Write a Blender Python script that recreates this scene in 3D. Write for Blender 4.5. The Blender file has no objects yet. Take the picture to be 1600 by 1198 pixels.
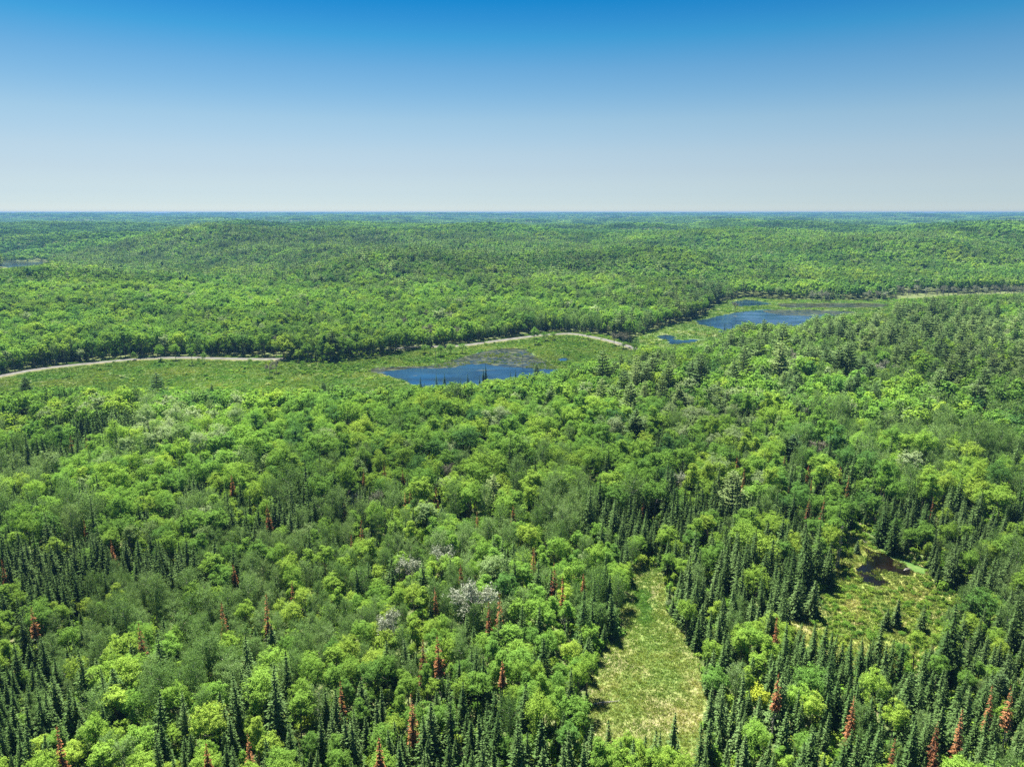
import bpy, math
import numpy as np
from mathutils import Matrix, Vector

rng = np.random.default_rng(7)
scene = bpy.context.scene
COL = scene.collection
R = math.radians

# ------------------------------------------------------------------ camera
CAM_H = 100.0
FPX, CX, CY = 1109.0, 800.0, 599.0          # focal length and centre in pixels of the 1600 wide photograph
PITCH = math.atan2(CY - 331.5, FPX)
cam_d = bpy.data.cameras.new('camera')
cam = bpy.data.objects.new('camera', cam_d); COL.objects.link(cam)
cam.location = (0, 0, CAM_H)
cam.rotation_euler = (math.pi/2 - PITCH, 0, 0)
cam_d.sensor_width = 36.0
cam_d.lens = 36.0 * FPX / 1600.0
cam_d.clip_start = 1.0
cam_d.clip_end = 60000.0
scene.camera = cam

# ------------------------------------------------------------------ world and sun
SUN_EL, SUN_AZ = R(65), R(-28)               # azimuth from +Y (view direction), negative = left
world = bpy.data.worlds.new('World'); scene.world = world
world.use_nodes = True
wn, wl = world.node_tree.nodes, world.node_tree.links
wn.clear()
w_out = wn.new('ShaderNodeOutputWorld')
w_bg = wn.new('ShaderNodeBackground')
w_sky = wn.new('ShaderNodeTexSky')
w_sky.sky_type = 'NISHITA'
w_sky.sun_disc = False
w_sky.sun_elevation = SUN_EL
w_sky.sun_rotation = SUN_AZ
w_sky.altitude = 300
w_sky.air_density = 1.0
w_sky.dust_density = 0.6
w_sky.ozone_density = 2.0
w_tc = wn.new('ShaderNodeTexCoord')
w_sep = wn.new('ShaderNodeSeparateXYZ')
w_ramp = wn.new('ShaderNodeValToRGB')
wl.new(w_tc.outputs['Generated'], w_sep.inputs[0])
wl.new(w_sep.outputs['Z'], w_ramp.inputs['Fac'])
SKY_STOPS = [(0.0038, (0.676, 0.824, 1.069)), (0.0115, (0.581, 0.728, 0.974)), (0.0225, (0.537, 0.655, 0.875)), (0.035, (0.538, 0.621, 0.787)), (0.0517, (0.537, 0.591, 0.714)), (0.0763, (0.554, 0.598, 0.67)), (0.1164, (0.504, 0.601, 0.645)), (0.1475, (0.382, 0.561, 0.639)), (0.1777, (0.281, 0.523, 0.633)), (0.214, (0.113, 0.476, 0.632)), (0.2351, (0.07, 0.414, 0.617)), (0.2557, (0.025, 0.377, 0.601)), (0.36, (0.07, 0.34, 0.54)), (0.62, (0.3, 0.48, 0.6)), (1.0, (0.34, 0.5, 0.6))]
e = w_ramp.color_ramp.elements
while len(e) < len(SKY_STOPS): e.new(0.5)
for k, (p, c) in enumerate(SKY_STOPS):
    e[k].position = p; e[k].color = (*c, 1)
w_mul = wn.new('ShaderNodeMix'); w_mul.data_type = 'RGBA'; w_mul.blend_type = 'MULTIPLY'
w_mul.inputs['Factor'].default_value = 1.0
wl.new(w_sky.outputs[0], w_mul.inputs['A'])
wl.new(w_ramp.outputs[0], w_mul.inputs['B'])
wl.new(w_mul.outputs['Result'], w_bg.inputs['Color'])
w_bg.inputs['Strength'].default_value = 0.052
wl.new(w_bg.outputs[0], w_out.inputs[0])

sun_d = bpy.data.lights.new('sun', 'SUN')
sun_d.energy = 5.0
sun_d.angle = R(0.53)
sun_d.color = (1.0, 0.95, 0.86)
sun = bpy.data.objects.new('sun', sun_d); COL.objects.link(sun)
to_sun = Vector((math.sin(SUN_AZ)*math.cos(SUN_EL), math.cos(SUN_AZ)*math.cos(SUN_EL), math.sin(SUN_EL)))
sun.rotation_euler = to_sun.to_track_quat('Z', 'Y').to_euler()
sun.location = (0, 0, 300)

scene.view_settings.view_transform = 'Standard'
scene.view_settings.look = 'None'
scene.view_settings.gamma = 1.0
scene.view_settings.use_curve_mapping = False
scene.view_settings.exposure = 1.62
scene.render.engine = 'CYCLES'
scene.cycles.max_bounces = 8
scene.cycles.diffuse_bounces = 3
scene.cycles.glossy_bounces = 2
scene.cycles.transmission_bounces = 3
scene.cycles.volume_bounces = 0
scene.cycles.use_denoising = False
scene.cycles.sample_clamp_indirect = 4.0

# ------------------------------------------------------------------ helpers: picture <-> ground
cp_, sp_ = math.cos(PITCH), math.sin(PITCH)
def ground(px, py, z=0.0):
    """where the ray through a photograph point meets the height z"""
    px = np.asarray(px, float); py = np.asarray(py, float)
    r = (px - CX)/FPX; u = -(py - CY)/FPX
    dy = cp_ + u*sp_; dz = -sp_ + u*cp_
    t = (z - CAM_H)/dz
    return np.stack([r*t, dy*t], -1)
def project(x, y, z):
    zc = z - CAM_H
    f = y*cp_ - zc*sp_
    up = y*sp_ + zc*cp_
    f = np.maximum(f, 1e-3)
    return CX + FPX*x/f, CY - FPX*up/f, f
def in_poly(px, py, poly):
    px = np.asarray(px); py = np.asarray(py)
    ins = np.zeros(px.shape, bool)
    n = len(poly)
    for i in range(n):
        x1, y1 = poly[i]; x2, y2 = poly[(i+1) % n]
        if y1 == y2: continue
        c = ((y1 > py) != (y2 > py)) & (px < (x2-x1)*(py-y1)/(y2-y1) + x1)
        ins ^= c
    return ins
def snoise(x, y, scale, seed, n=7):
    r = np.random.default_rng(seed)
    s = 0
    for k in range(n):
        a = r.uniform(0, 2*math.pi); f = 2*math.pi/scale*r.uniform(0.55, 1.7); ph = r.uniform(0, 6.283)
        s = s + np.sin((x*math.cos(a) + y*math.sin(a))*f + ph)
    return s / (n*0.5)**0.5 / 1.6
def sstep(a, b, x):
    t = np.clip((x-a)/(b-a), 0, 1); return t*t*(3-2*t)

# ------------------------------------------------------------------ layout, read off the photograph
V_MEADOW = [(922,1146),(920,1100),(919,1045),(940,1018),(968,998),(975,975),(972,950),(986,925),(990,895),(1005,880),(1032,892),(1040,930),(1046,965),(1074,1000),(1092,1030),(1098,1065),(1102,1105),(1096,1140),(1084,1160),(1080,1192),(1070,1192),(1066,1150),(1040,1135),(1000,1150),(960,1150)]
V_GLADE = [(1318,838),(1345,832),(1362,845),(1395,866),(1440,885),(1462,920),(1500,926),(1500,938),(1470,950),(1436,985),(1400,1000),(1360,1000),(1330,985),(1300,975),(1275,972),(1240,978),(1228,955),(1265,945),(1300,922),(1306,870)]
V_MARSH = [(-90,604),(0,586),(100,570),(200,561),(230,558),(236,571),(312,574),(320,559),(400,560),(425,574),(480,580),(530,578),(565,568),(600,564),(645,566),(700,560),(722,548),(730,537),(826,523),(832,531),(850,529),(868,519),(935,524),(1000,543),(985,553),(940,556),(905,560),(886,572),(868,575),(845,580),(825,580),(790,587),(740,593),(700,596),(652,601),(600,604),(540,601),(460,605),(420,607),(330,605),(262,606),(225,603),(150,600),(60,603),(0,610),(-90,622)]
V_LAKE = [(998,528),(1030,515),(1080,505),(1100,496),(1130,490),(1152,481),(1136,474),(1160,467),(1200,470),(1290,472),(1330,472),(1392,474),(1394,486),(1340,487),(1300,489),(1262,493),(1258,507),(1200,504),(1150,501),(1140,508),(1125,519),(1118,527),(1100,535),(1080,539),(1040,541),(1005,536)]
V_SHORE = [(1400,452),(1500,450),(1600,447),(1680,446),(1680,456),(1600,457),(1500,459),(1440,461),(1400,462)]
V_RIVER = [(-80,416),(0,410),(40,406),(74,404),(82,407),(60,413),(0,419),(-80,428)]
VIEWS = [V_MEADOW, V_GLADE, V_MARSH, V_LAKE, V_SHORE, V_RIVER]
G_MEADOW = [(918,1195),(920,1100),(917,1045),(940,1014),(964,998),(973,975),(970,950),(984,925),(988,895),(1005,878),(1034,890),(1042,930),(1048,965),(1076,1000),(1094,1030),(1100,1065),(1104,1105),(1098,1150),(1094,1205),(1080,1222),(1010,1214),(940,1205)]
G_GLADE = [(1314,838),(1345,829),(1366,843),(1398,864),(1443,883),(1466,918),(1505,924),(1512,942),(1480,960),(1466,1000),(1440,1045),(1380,1055),(1320,1040),(1270,1025),(1235,1010),(1222,955),(1262,941),(1297,920),(1303,870)]
G_MARSH = [(-140,617),(-90,603),(0,584),(100,568),(200,559),(290,556),(400,556),(470,566),(520,566),(560,560),(600,556),(645,546),(700,540),(730,536),(826,522),(870,517),(940,522),(1010,543),(1010,562),(960,575),(900,590),(850,604),(780,612),(700,618),(640,624),(520,628),(400,632),(250,632),(100,630),(0,634),(-140,650)]
G_LAKE = [(985,530),(1030,512),(1080,500),(1100,492),(1112,481),(1130,470),(1160,464),(1200,467),(1290,469),(1400,468),(1500,463),(1600,460),(1720,459),(1720,466),(1600,469),(1480,476),(1420,500),(1340,512),(1262,522),(1180,526),(1130,534),(1100,545),(1040,548),(990,545)]
G_RIVER = [(-120,422),(0,407),(40,403),(90,400),(150,394),(220,388),(280,383),(285,386),(220,394),(150,402),(90,410),(40,418),(0,428),(-120,450)]
GROUNDS = [G_MEADOW, G_GLADE, G_MARSH, G_LAKE, G_RIVER]
ROAD_PX = [(-140,622),(-60,602),(0,589),(60,578),(120,571),(180,565),(230,561),(290,560),(340,561),(390,562),(440,562),(500,559),(560,553),(620,546),(656,543),(700,542),(730,540),(780,533),(826,527),(850,524),(872,523),(888,522),(906,524),(928,528),(950,533),(975,540),(994,546),(1020,553),(1050,560)]

# ------------------------------------------------------------------ terrain
FLAT_PX = [(-300,600),(-100,588),(0,575),(100,560),(200,551),(300,549),(400,547),(560,547),(640,537),(730,530),(826,514),(900,511),(940,506),(1000,502),(1080,492),(1130,462),(1200,460),(1400,459),(1600,453),(1750,450),(2000,448)]
_fp = ground([p[0] for p in FLAT_PX], [p[1] for p in FLAT_PX])
FLAT_AZ = np.arctan2(_fp[:, 0], _fp[:, 1]); FLAT_D = np.hypot(_fp[:, 0], _fp[:, 1])
def terrain(x, y):
    x = np.asarray(x, float); y = np.asarray(y, float)
    D = np.hypot(x, y)
    az = np.arctan2(x, np.maximum(y, 1e-3))           # 0 ahead, + right
    k = sstep(0.06, 0.30, az)
    Df = np.interp(az, FLAT_AZ, FLAT_D)
    z = 18*sstep(Df+10, Df+380, D) * (0.75 + 0.5*snoise(x, y, 420, 11))
    # the low ridges beyond the road
    r1 = 30*np.exp(-((D - (1750 + 260*snoise(x, y, 1500, 3) + 250*k))/430)**2)
    r1b = 30*np.exp(-((D - (2750 + 300*snoise(x, y, 1900, 5)))/520)**2) * (0.6+0.5*snoise(x, y, 1400, 6))
    # valley with the river on the left
    rv = np.exp(-((y - (1190 - 0.55*(x+600)))/210)**2) * sstep(-150, -420, x) * sstep(-2200, -900, x)
    r1 = r1*(0.85+0.35*snoise(x, y, 900, 9))
    z = z + r1 + r1b
    z = z + 5*sstep(Df+120, Df+500, D)*(1+snoise(x, y, 520, 13))*sstep(4200, 3000, D)
    z = z*(1 - np.minimum(1, 1.25*rv))
    far = sstep(3000, 5200, D)
    z = z + far*(20 + 12*snoise(x, y, 2100, 21) + 7*snoise(x, y, 900, 23))
    z = z + 18*sstep(6800, 8200, D)*(1+0.35*snoise(x, y, 2600, 25)) + 15*sstep(9300, 11000, D)*(1+0.35*snoise(x, y, 3000, 27))
    # small knoll on the right in front of the far shore, and gentle roll near by
    h = ground(1560, 505)
    z = np.maximum(z, 0)*sstep(Df+8, Df+60, D)
    z = np.minimum(z, 78)
    return z + 9*np.exp(-(((x-h[0])/150)**2 + ((y-h[1])/65)**2))*sstep(700, 640, D)*sstep(540, 580, D)*sstep(0.42, 0.50, az)

def link(o): COL.objects.link(o); return o
def tag(o, label=None, cat=None, group=None, kind=None):
    if label: o['label'] = label
    if cat: o['category'] = cat
    if group: o['group'] = group
    if kind: o['kind'] = kind
    return o
def mesh_from(name, V, F, mats=(), midx=None, smooth=False):
    """V (n,3); F list of equal length rows (m,k) or list of such arrays"""
    me = bpy.data.meshes.new(name)
    V = np.asarray(V, np.float32)
    Fs = F if isinstance(F, list) else [F]
    Fs = [np.asarray(f, np.int32) for f in Fs if len(f)]
    me.vertices.add(len(V)); me.vertices.foreach_set('co', V.ravel())
    loops = np.concatenate([f.ravel() for f in Fs])
    tot = np.concatenate([np.full(len(f), f.shape[1], np.int32) for f in Fs])
    st = np.concatenate([[0], np.cumsum(tot)[:-1]]).astype(np.int32)
    me.loops.add(len(loops)); me.loops.foreach_set('vertex_index', loops)
    me.polygons.add(len(tot)); me.polygons.foreach_set('loop_start', st)
    me.polygons.foreach_set('loop_total', tot)
    if midx is not None: me.polygons.foreach_set('material_index', np.asarray(midx, np.int32))
    if smooth: me.polygons.foreach_set('use_smooth', np.ones(len(tot), bool))
    for m in mats: me.materials.append(m)
    me.update(calc_edges=True)
    return me
def obj(name, me, parent=None):
    o = bpy.data.objects.new(name, me); link(o)
    if parent: o.parent = parent
    return o

# ------------------------------------------------------------------ materials
def nt(name):
    m = bpy.data.materials.new(name); m.use_nodes = True
    m.node_tree.nodes.clear()
    return m, m.node_tree.nodes, m.node_tree.links
def ramp(nodes, stops, interp='LINEAR'):
    r = nodes.new('ShaderNodeValToRGB'); r.color_ramp.interpolation = interp
    e = r.color_ramp.elements
    while len(e) < len(stops): e.new(0.5)
    for k, (p, c) in enumerate(stops):
        e[k].position = p; e[k].color = (*c, 1)
    return r
def leaf_material(name, stops, trans=0.35, jitter=0.35, gloss=0.0, stand=0.25):
    """leaf colour by the tree's own tint value, varied leaf by leaf, and slowly from stand to stand"""
    m, N, L = nt(name)
    out = N.new('ShaderNodeOutputMaterial')
    at = N.new('ShaderNodeAttribute'); at.attribute_type = 'INSTANCER'; at.attribute_name = 'tint'
    rp = ramp(N, stops)
    L.new(at.outputs['Fac'], rp.inputs['Fac'])
    geo = N.new('ShaderNodeNewGeometry')
    # leaf by leaf variation
    mr = N.new('ShaderNodeMapRange'); mr.inputs['To Min'].default_value = 1-jitter; mr.inputs['To Max'].default_value = 1+jitter
    L.new(geo.outputs['Random Per Island'], mr.inputs['Value'])
    ns = N.new('ShaderNodeTexNoise'); ns.inputs['Scale'].default_value = 0.009; ns.inputs['Detail'].default_value = 3
    L.new(geo.outputs['Position'], ns.inputs['Vector'])
    mr2 = N.new('ShaderNodeMapRange'); mr2.inputs['From Min'].default_value = 0.35; mr2.inputs['From Max'].default_value = 0.65
    mr2.inputs['To Min'].default_value = 1-stand; mr2.inputs['To Max'].default_value = 1+stand
    L.new(ns.outputs['Fac'], mr2.inputs['Value'])
    mu = N.new('ShaderNodeMath'); mu.operation = 'MULTIPLY'
    L.new(mr.outputs[0], mu.inputs[0]); L.new(mr2.outputs[0], mu.inputs[1])
    hs = N.new('ShaderNodeHueSaturation')
    L.new(rp.outputs[0], hs.inputs['Color']); L.new(mu.outputs[0], hs.inputs['Value'])
    df = N.new('ShaderNodeBsdfDiffuse'); tr = N.new('ShaderNodeBsdfTranslucent'); mx = N.new('ShaderNodeMixShader')
    mx.inputs[0].default_value = trans
    L.new(hs.outputs[0], df.inputs['Color'])
    tc = N.new('ShaderNodeMix'); tc.data_type = 'RGBA'; tc.blend_type = 'MULTIPLY'; tc.inputs['Factor'].default_value = 1
    tc.inputs['B'].default_value = (1.25, 1.35, 0.6, 1)
    L.new(hs.outputs[0], tc.inputs['A']); L.new(tc.outputs['Result'], tr.inputs['Color'])
    L.new(df.outputs[0], mx.inputs[1]); L.new(tr.outputs[0], mx.inputs[2])
    last = mx
    if gloss > 0:
        gl = N.new('ShaderNodeBsdfGlossy'); gl.inputs['Roughness'].default_value = 0.5
        gl.inputs['Color'].default_value = (0.9, 1, 0.95, 1)
        mg = N.new('ShaderNodeMixShader'); mg.inputs[0].default_value = gloss
        L.new(mx.outputs[0], mg.inputs[1]); L.new(gl.outputs[0], mg.inputs[2]); last = mg
    L.new(last.outputs[0], out.inputs[0])
    return m
def bark_material(name, a, b, scale=3.0):
    m, N, L = nt(name)
    out = N.new('ShaderNodeOutputMaterial'); df = N.new('ShaderNodeBsdfPrincipled')
    df.inputs['Roughness'].default_value = 0.9
    tc = N.new('ShaderNodeTexCoord'); ns = N.new('ShaderNodeTexNoise'); ns.inputs['Scale'].default_value = scale
    ns.inputs['Detail'].default_value = 4
    L.new(tc.outputs['Object'], ns.inputs['Vector'])
    rp = ramp(N, [(0.35, a), (0.65, b)]); L.new(ns.outputs['Fac'], rp.inputs['Fac'])
    L.new(rp.outputs[0], df.inputs['Base Color']); L.new(df.outputs[0], out.inputs[0])
    return m
M_BROAD = leaf_material('broadleaf_foliage', [(0.0, (0.0666, 0.1531, 0.0489)), (0.2, (0.1077, 0.2223, 0.0489)), (0.45, (0.1691, 0.3063, 0.0543)), (0.7, (0.2203, 0.3458, 0.0543)), (0.86, (0.2766, 0.3854, 0.061)), (0.93, (0.1873, 0.28, 0.1003)), (1.0, (0.2644, 0.331, 0.177))], 0.34, 0.40, 0)
M_SPRUCE = leaf_material('spruce_needles', [(0.0, (0.0499, 0.097, 0.0284)), (0.5, (0.0831, 0.1429, 0.0436)), (0.8, (0.1091, 0.1736, 0.0598)), (1.0, (0.1247, 0.1991, 0.1034))], 0.15, 0.45, 0)
M_ASPEN = leaf_material('aspen_foliage', [(0.0, (0.099, 0.18, 0.0495)), (0.5, (0.1575, 0.252, 0.0855)), (1.0, (0.216, 0.297, 0.135))], 0.38, 0.42, 0)
M_PINE = leaf_material('pine_needles', [(0.0, (0.0582, 0.1111, 0.0476)), (0.5, (0.1587, 0.2433, 0.0846)), (1.0, (0.2539, 0.328, 0.127))], 0.15, 0.38, 0)
M_RUST = leaf_material('dead_needles', [(0.0,(0.15,0.066,0.034)),(0.5,(0.23,0.102,0.046)),(1.0,(0.31,0.155,0.072))], 0.15, 0.5)
M_TWIG = leaf_material('bare_twigs', [(0.0, (0.1676, 0.155, 0.1197)), (0.5, (0.2394, 0.2455, 0.1855)), (1.0, (0.3291, 0.3618, 0.2693))], 0.1, 0.40)
M_YELLOW = leaf_material('yellow_foliage', [(0.0,(0.30,0.36,0.045)),(1.0,(0.38,0.43,0.055))], 0.38, 0.30)
M_SHRUB = leaf_material('shrub_foliage', [(0.0,(0.060,0.15,0.030)),(0.5,(0.14,0.27,0.040)),(0.8,(0.24,0.34,0.05)),(1.0,(0.29,0.34,0.11))], 0.35, 0.4)
M_GRASS = leaf_material('grass_blades', [(0.0,(0.12,0.25,0.055)),(0.35,(0.22,0.30,0.070)),(0.6,(0.34,0.36,0.12)),(0.85,(0.52,0.46,0.22)),(1.0,(0.62,0.55,0.34))], 0.3, 0.35)
M_BARK = bark_material('grey_brown_bark', (0.10,0.08,0.06), (0.20,0.17,0.14))
M_PALE = bark_material('pale_bark', (0.28,0.27,0.23), (0.50,0.48,0.43))
M_GREYWOOD = bark_material('weathered_dead_wood', (0.17,0.155,0.135), (0.30,0.285,0.255))

# ------------------------------------------------------------------ foliage building blocks
class Geo:
    def __init__(s): s.V=[]; s.F=[]; s.n=0; s.T=[]
    def leaves(s, C, Nr, U, ln, wd, fold=0.22):
        """rhombic folded leaf clusters: centre, normal, long direction, length, width"""
        Nr = Nr/np.linalg.norm(Nr, axis=1, keepdims=True)
        U = U - (U*Nr).sum(1, keepdims=True)*Nr
        U = U/np.maximum(np.linalg.norm(U, axis=1, keepdims=True), 1e-6)
        W = np.cross(Nr, U)
        ln = np.broadcast_to(ln, len(C))[:, None]*0.5; wd = np.broadcast_to(wd, len(C))[:, None]*0.5
        a = C + U*ln - Nr*ln*fold; b = C + W*wd; c = C - U*ln - Nr*ln*fold; d = C - W*wd
        V = np.stack([a, b, c, d], 1).reshape(-1, 3)
        k = len(C)
        s.V.append(V); s.F.append(np.arange(4*k).reshape(-1, 4) + s.n); s.n += 4*k
    def tube(s, pts, rad, sides=5):
        pts = np.asarray(pts, float); m = len(pts)
        ang = np.linspace(0, 2*math.pi, sides, endpoint=False)
        V = []
        for i in range(m):
            d = pts[min(i+1, m-1)] - pts[max(i-1, 0)]; d = d/np.linalg.norm(d)
            a = np.cross(d, [0.3, 0.9, 0.1]); a /= np.linalg.norm(a); b = np.cross(d, a)
            V.append(pts[i] + rad[i]*(np.cos(ang)[:, None]*a + np.sin(ang)[:, None]*b))
        V = np.concatenate(V)
        F = [[i*sides+j, i*sides+(j+1) % sides, (i+1)*sides+(j+1) % sides, (i+1)*sides+j] for i in range(m-1) for j in range(sides)]
        s.V.append(V); s.F.append(np.array(F) + s.n); s.n += len(V)
    def mesh(s, name, mat):
        return mesh_from(name, np.concatenate(s.V), np.concatenate(s.F), [mat])
def rdir(r, n):
    v = r.normal(size=(n, 3)); return v/np.linalg.norm(v, axis=1, keepdims=True)

# unit sizes: every tree is built at its real height, crowns about 14-18 m up
def broadleaf(seed, nleaf, ls, H=16.0, Rr=4.3, nl=22, squat=1.0):
    r = np.random.default_rng(seed)
    cb = H*0.36
    ch = (H - cb)
    cen = np.array([0, 0, cb + ch*0.42])
    # lobes sit on an irregular dome
    L = []; 
    while len(L) < nl:
        d = rdir(r, 1)[0]; 
        if d[2] < -0.45: continue
        e = r.uniform(0.35, 0.92)
        p = cen + d*np.array([Rr*e, Rr*e, ch*0.50*e*squat])
        if all(np.linalg.norm(p-q[:3]) > Rr*0.30 for q in L) or r.random() < 0.08:
            L.append([*p, Rr*r.uniform(0.18, 0.38)])
    L = np.array(L); L[:, 2] += r.normal(0, ch*0.05, nl)
    crown = Geo()
    w = L[:, 3]**2; w /= w.sum()
    per = max(1, int(10*(0.30/ls)**1.2 + .5)); ns_ = nleaf//per + 1
    k = r.choice(nl, ns_, p=w)
    d = rdir(r, ns_); d[:, 2] = np.where(d[:, 2] < -0.25, -d[:, 2], d[:, 2])
    sh = r.uniform(0.45, 1.45, ns_)**0.8
    C = L[k, :3] + d*L[k, 3:4]*sh[:, None]*np.array([1, 1, 1.0])
    k = np.repeat(np.arange(ns_), per)[:nleaf]; d = d[k]; C = C[k] + r.normal(0, 0.22 if per > 1 else 0, (nleaf, 3))*np.array([1, 1, 0.7])
    out = C - cen; out /= np.linalg.norm(out, axis=1, keepdims=True)
    Nr = 0.55*d + 0.35*out + np.array([0, 0, 0.45]) + 0.55*rdir(r, nleaf)
    crown.leaves(C, Nr, rdir(r, nleaf), ls*r.uniform(0.7, 1.3, nleaf), ls*r.uniform(0.5, 0.9, nleaf))
    tr = Geo()
    bend = r.normal(0, 0.25, 2)
    top = np.array([bend[0]*2, bend[1]*2, H*0.72])
    mid = np.array([bend[0], bend[1], H*0.36])
    tr.tube([[0, 0, -0.6], [0, 0, 0.4], mid, top], [0.30, 0.22, 0.17, 0.05], 6)
    for q in L[r.permutation(nl)[:min(8, nl)]]:
        st = mid + (top-mid)*r.uniform(0, 0.7)
        m2 = (st + q[:3])/2 + np.array([0, 0, -0.3])
        tr.tube([st, m2, q[:3]], [0.10, 0.06, 0.02], 4)
    return crown, tr
def spruce(seed, H=14.0, Rr=1.75, levels=29, per=9, ls=0.56, fronds=7, low=0.06, sparse=0.0, mat=None):
    r = np.random.default_rng(seed)
    g = Geo(); C=[]; U=[]; Nn=[]; Ln=[]; Wd=[]
    lean = r.normal(0, 0.010, 2)
    for i in range(levels):
        f = (i + r.uniform(-.3, .3))/(levels-1); f = min(max(f, 0), 0.995)
        z = H*(low + (1-low)*f)
        rad = Rr*(1-f)**0.82*r.uniform(0.82, 1.12)*(0.75+0.25*min(1, f*5)) + 0.10
        nb = max(3, int(per*(0.45+0.55*(1-f))+0.5))
        a0 = r.uniform(0, 6.28)
        for b in range(nb):
            if r.random() < sparse: continue
            a = a0 + 6.283*b/nb + r.uniform(-.25, .25)
            rl = rad*r.uniform(0.75, 1.2)
            dr = np.array([math.cos(a), math.sin(a), 0])
            sd = np.array([-math.sin(a), math.cos(a), 0])
            drop = 0.30 + 0.25*(1-f)
            nf = max(2, int(fronds*rl/Rr+1.0))
            for q in range(nf):
                t = (q+0.75)/nf
                p = dr*rl*t + np.array([0, 0, z - drop*rl*t*(1-0.35*t)]) 
                sgn = 1 if q % 2 else -1
                if q == nf-1: sgn = 0
                u = dr*0.8 + sd*0.75*sgn + np.array([0, 0, -drop*0.6])
                l = ls*(0.7+0.6*r.random())*(0.55+0.45*(1-f))
                C.append(p + sd*sgn*l*0.25); U.append(u); Nn.append(np.array([0, 0, 1.]) + dr*0.35 + 0.25*r.normal(size=3))
                Ln.append(l*1.25); Wd.append(l*0.62)
    C = np.array(C); C[:, 0] += lean[0]*C[:, 2]; C[:, 1] += lean[1]*C[:, 2]
    g.leaves(C, np.array(Nn), np.array(U), np.array(Ln), np.array(Wd), 0.3)
    # leader shoot
    g.leaves(np.array([[lean[0]*H, lean[1]*H, H*1.0]]*2), np.array([[1., 0, 0], [0, 1., 0]]), np.array([[0, 0, 1.]]*2), 1.1, 0.22, 0)
    tr = Geo(); tr.tube([[0, 0, -0.6], [lean[0]*H*.5, lean[1]*H*.5, H*0.5], [lean[0]*H, lean[1]*H, H*0.97]], [0.20, 0.12, 0.02], 5)
    return g, tr
def aspen(seed, nleaf, ls, H=15.5, Rr=2.5):
    r = np.random.default_rng(seed)
    g = Geo(); nb = 26
    tr = Geo()
    bend = r.normal(0, 0.5, 2)
    ax = lambda z: np.array([bend[0]*(z/H)**2, bend[1]*(z/H)**2, z])
    tr.tube([ax(-0.6), ax(H*0.3), ax(H*0.6), ax(H*0.93)], [0.17, 0.13, 0.09, 0.02], 5)
    tips=[]; 
    for i in range(nb):
        f = 0.30 + 0.66*(i+0.5)/nb
        rr = Rr*math.sin(math.pi*min(1, (f-0.22)/0.86))**0.7*r.uniform(0.7, 1.15)
        a = i*2.4 + r.uniform(-.4, .4)
        st = ax(H*(f-0.10)); en = ax(H*f) + np.array([math.cos(a)*rr, math.sin(a)*rr, 0.8])
        if i % 2 == 0: tr.tube([st, (st+en)/2+[0, 0, -0.2], en], [0.05, 0.035, 0.012], 3)
        tips.append((st, en))
    k = r.integers(0, nb, nleaf); t = r.uniform(0.35, 1.1, nleaf)[:, None]
    S = np.array([q[0] for q in tips]); E = np.array([q[1] for q in tips])
    C = S[k]*(1-t) + E[k]*t + r.normal(0, 0.42, (nleaf, 3))
    g.leaves(C, rdir(r, nleaf)+[0, 0, 0.5], rdir(r, nleaf), ls*r.uniform(.7, 1.3, nleaf), ls*r.uniform(.5, .9, nleaf))
    return g, tr
def pine(seed, H=19.0, Rr=3.6, layers=11, per=6, nt_=26, ls=0.55):
    r = np.random.default_rng(seed); g = Geo(); tr = Geo()
    tr.tube([[0, 0, -0.6], [0, 0, H*0.5], [0, 0, H*0.97]], [0.32, 0.20, 0.03], 6)
    for i in range(layers):
        f = i/(layers-1); z = H*(0.30 + 0.68*f)
        rad = Rr*(1.0-f)**0.55*(0.72+0.28*min(1, f*4))*r.uniform(0.8, 1.15) + 0.35
        a0 = r.uniform(0, 6.28); nb = per if f < 0.7 else 4
        for b in range(nb):
            a = a0 + 6.283*b/nb + r.uniform(-.3, .3); rl = rad*r.uniform(0.65, 1.2)
            d = np.array([math.cos(a), math.sin(a), 0.12+0.5*f])
            if rl > 0.9: tr.tube([[0, 0, z-0.2], np.array([0, 0, z]) + d*rl*0.9], [0.06, 0.02], 3)
            n = max(4, int(nt_*rl/Rr))
            t = r.uniform(0.35, 1.08, n)[:, None]
            sd = np.array([-math.sin(a), math.cos(a), 0])
            C = np.array([0, 0, z]) + d*rl*t + sd*r.normal(0, 0.26*rl, n)[:, None] + np.array([0, 0, 1])*r.normal(0.1, 0.14, n)[:, None]
            g.leaves(C, np.array([0, 0, 1.]) + 0.4*rdir(r, n), d + 0.9*rdir(r, n), ls*r.uniform(.8, 1.4, n), ls*0.6, 0.3)
    return g, tr
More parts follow.
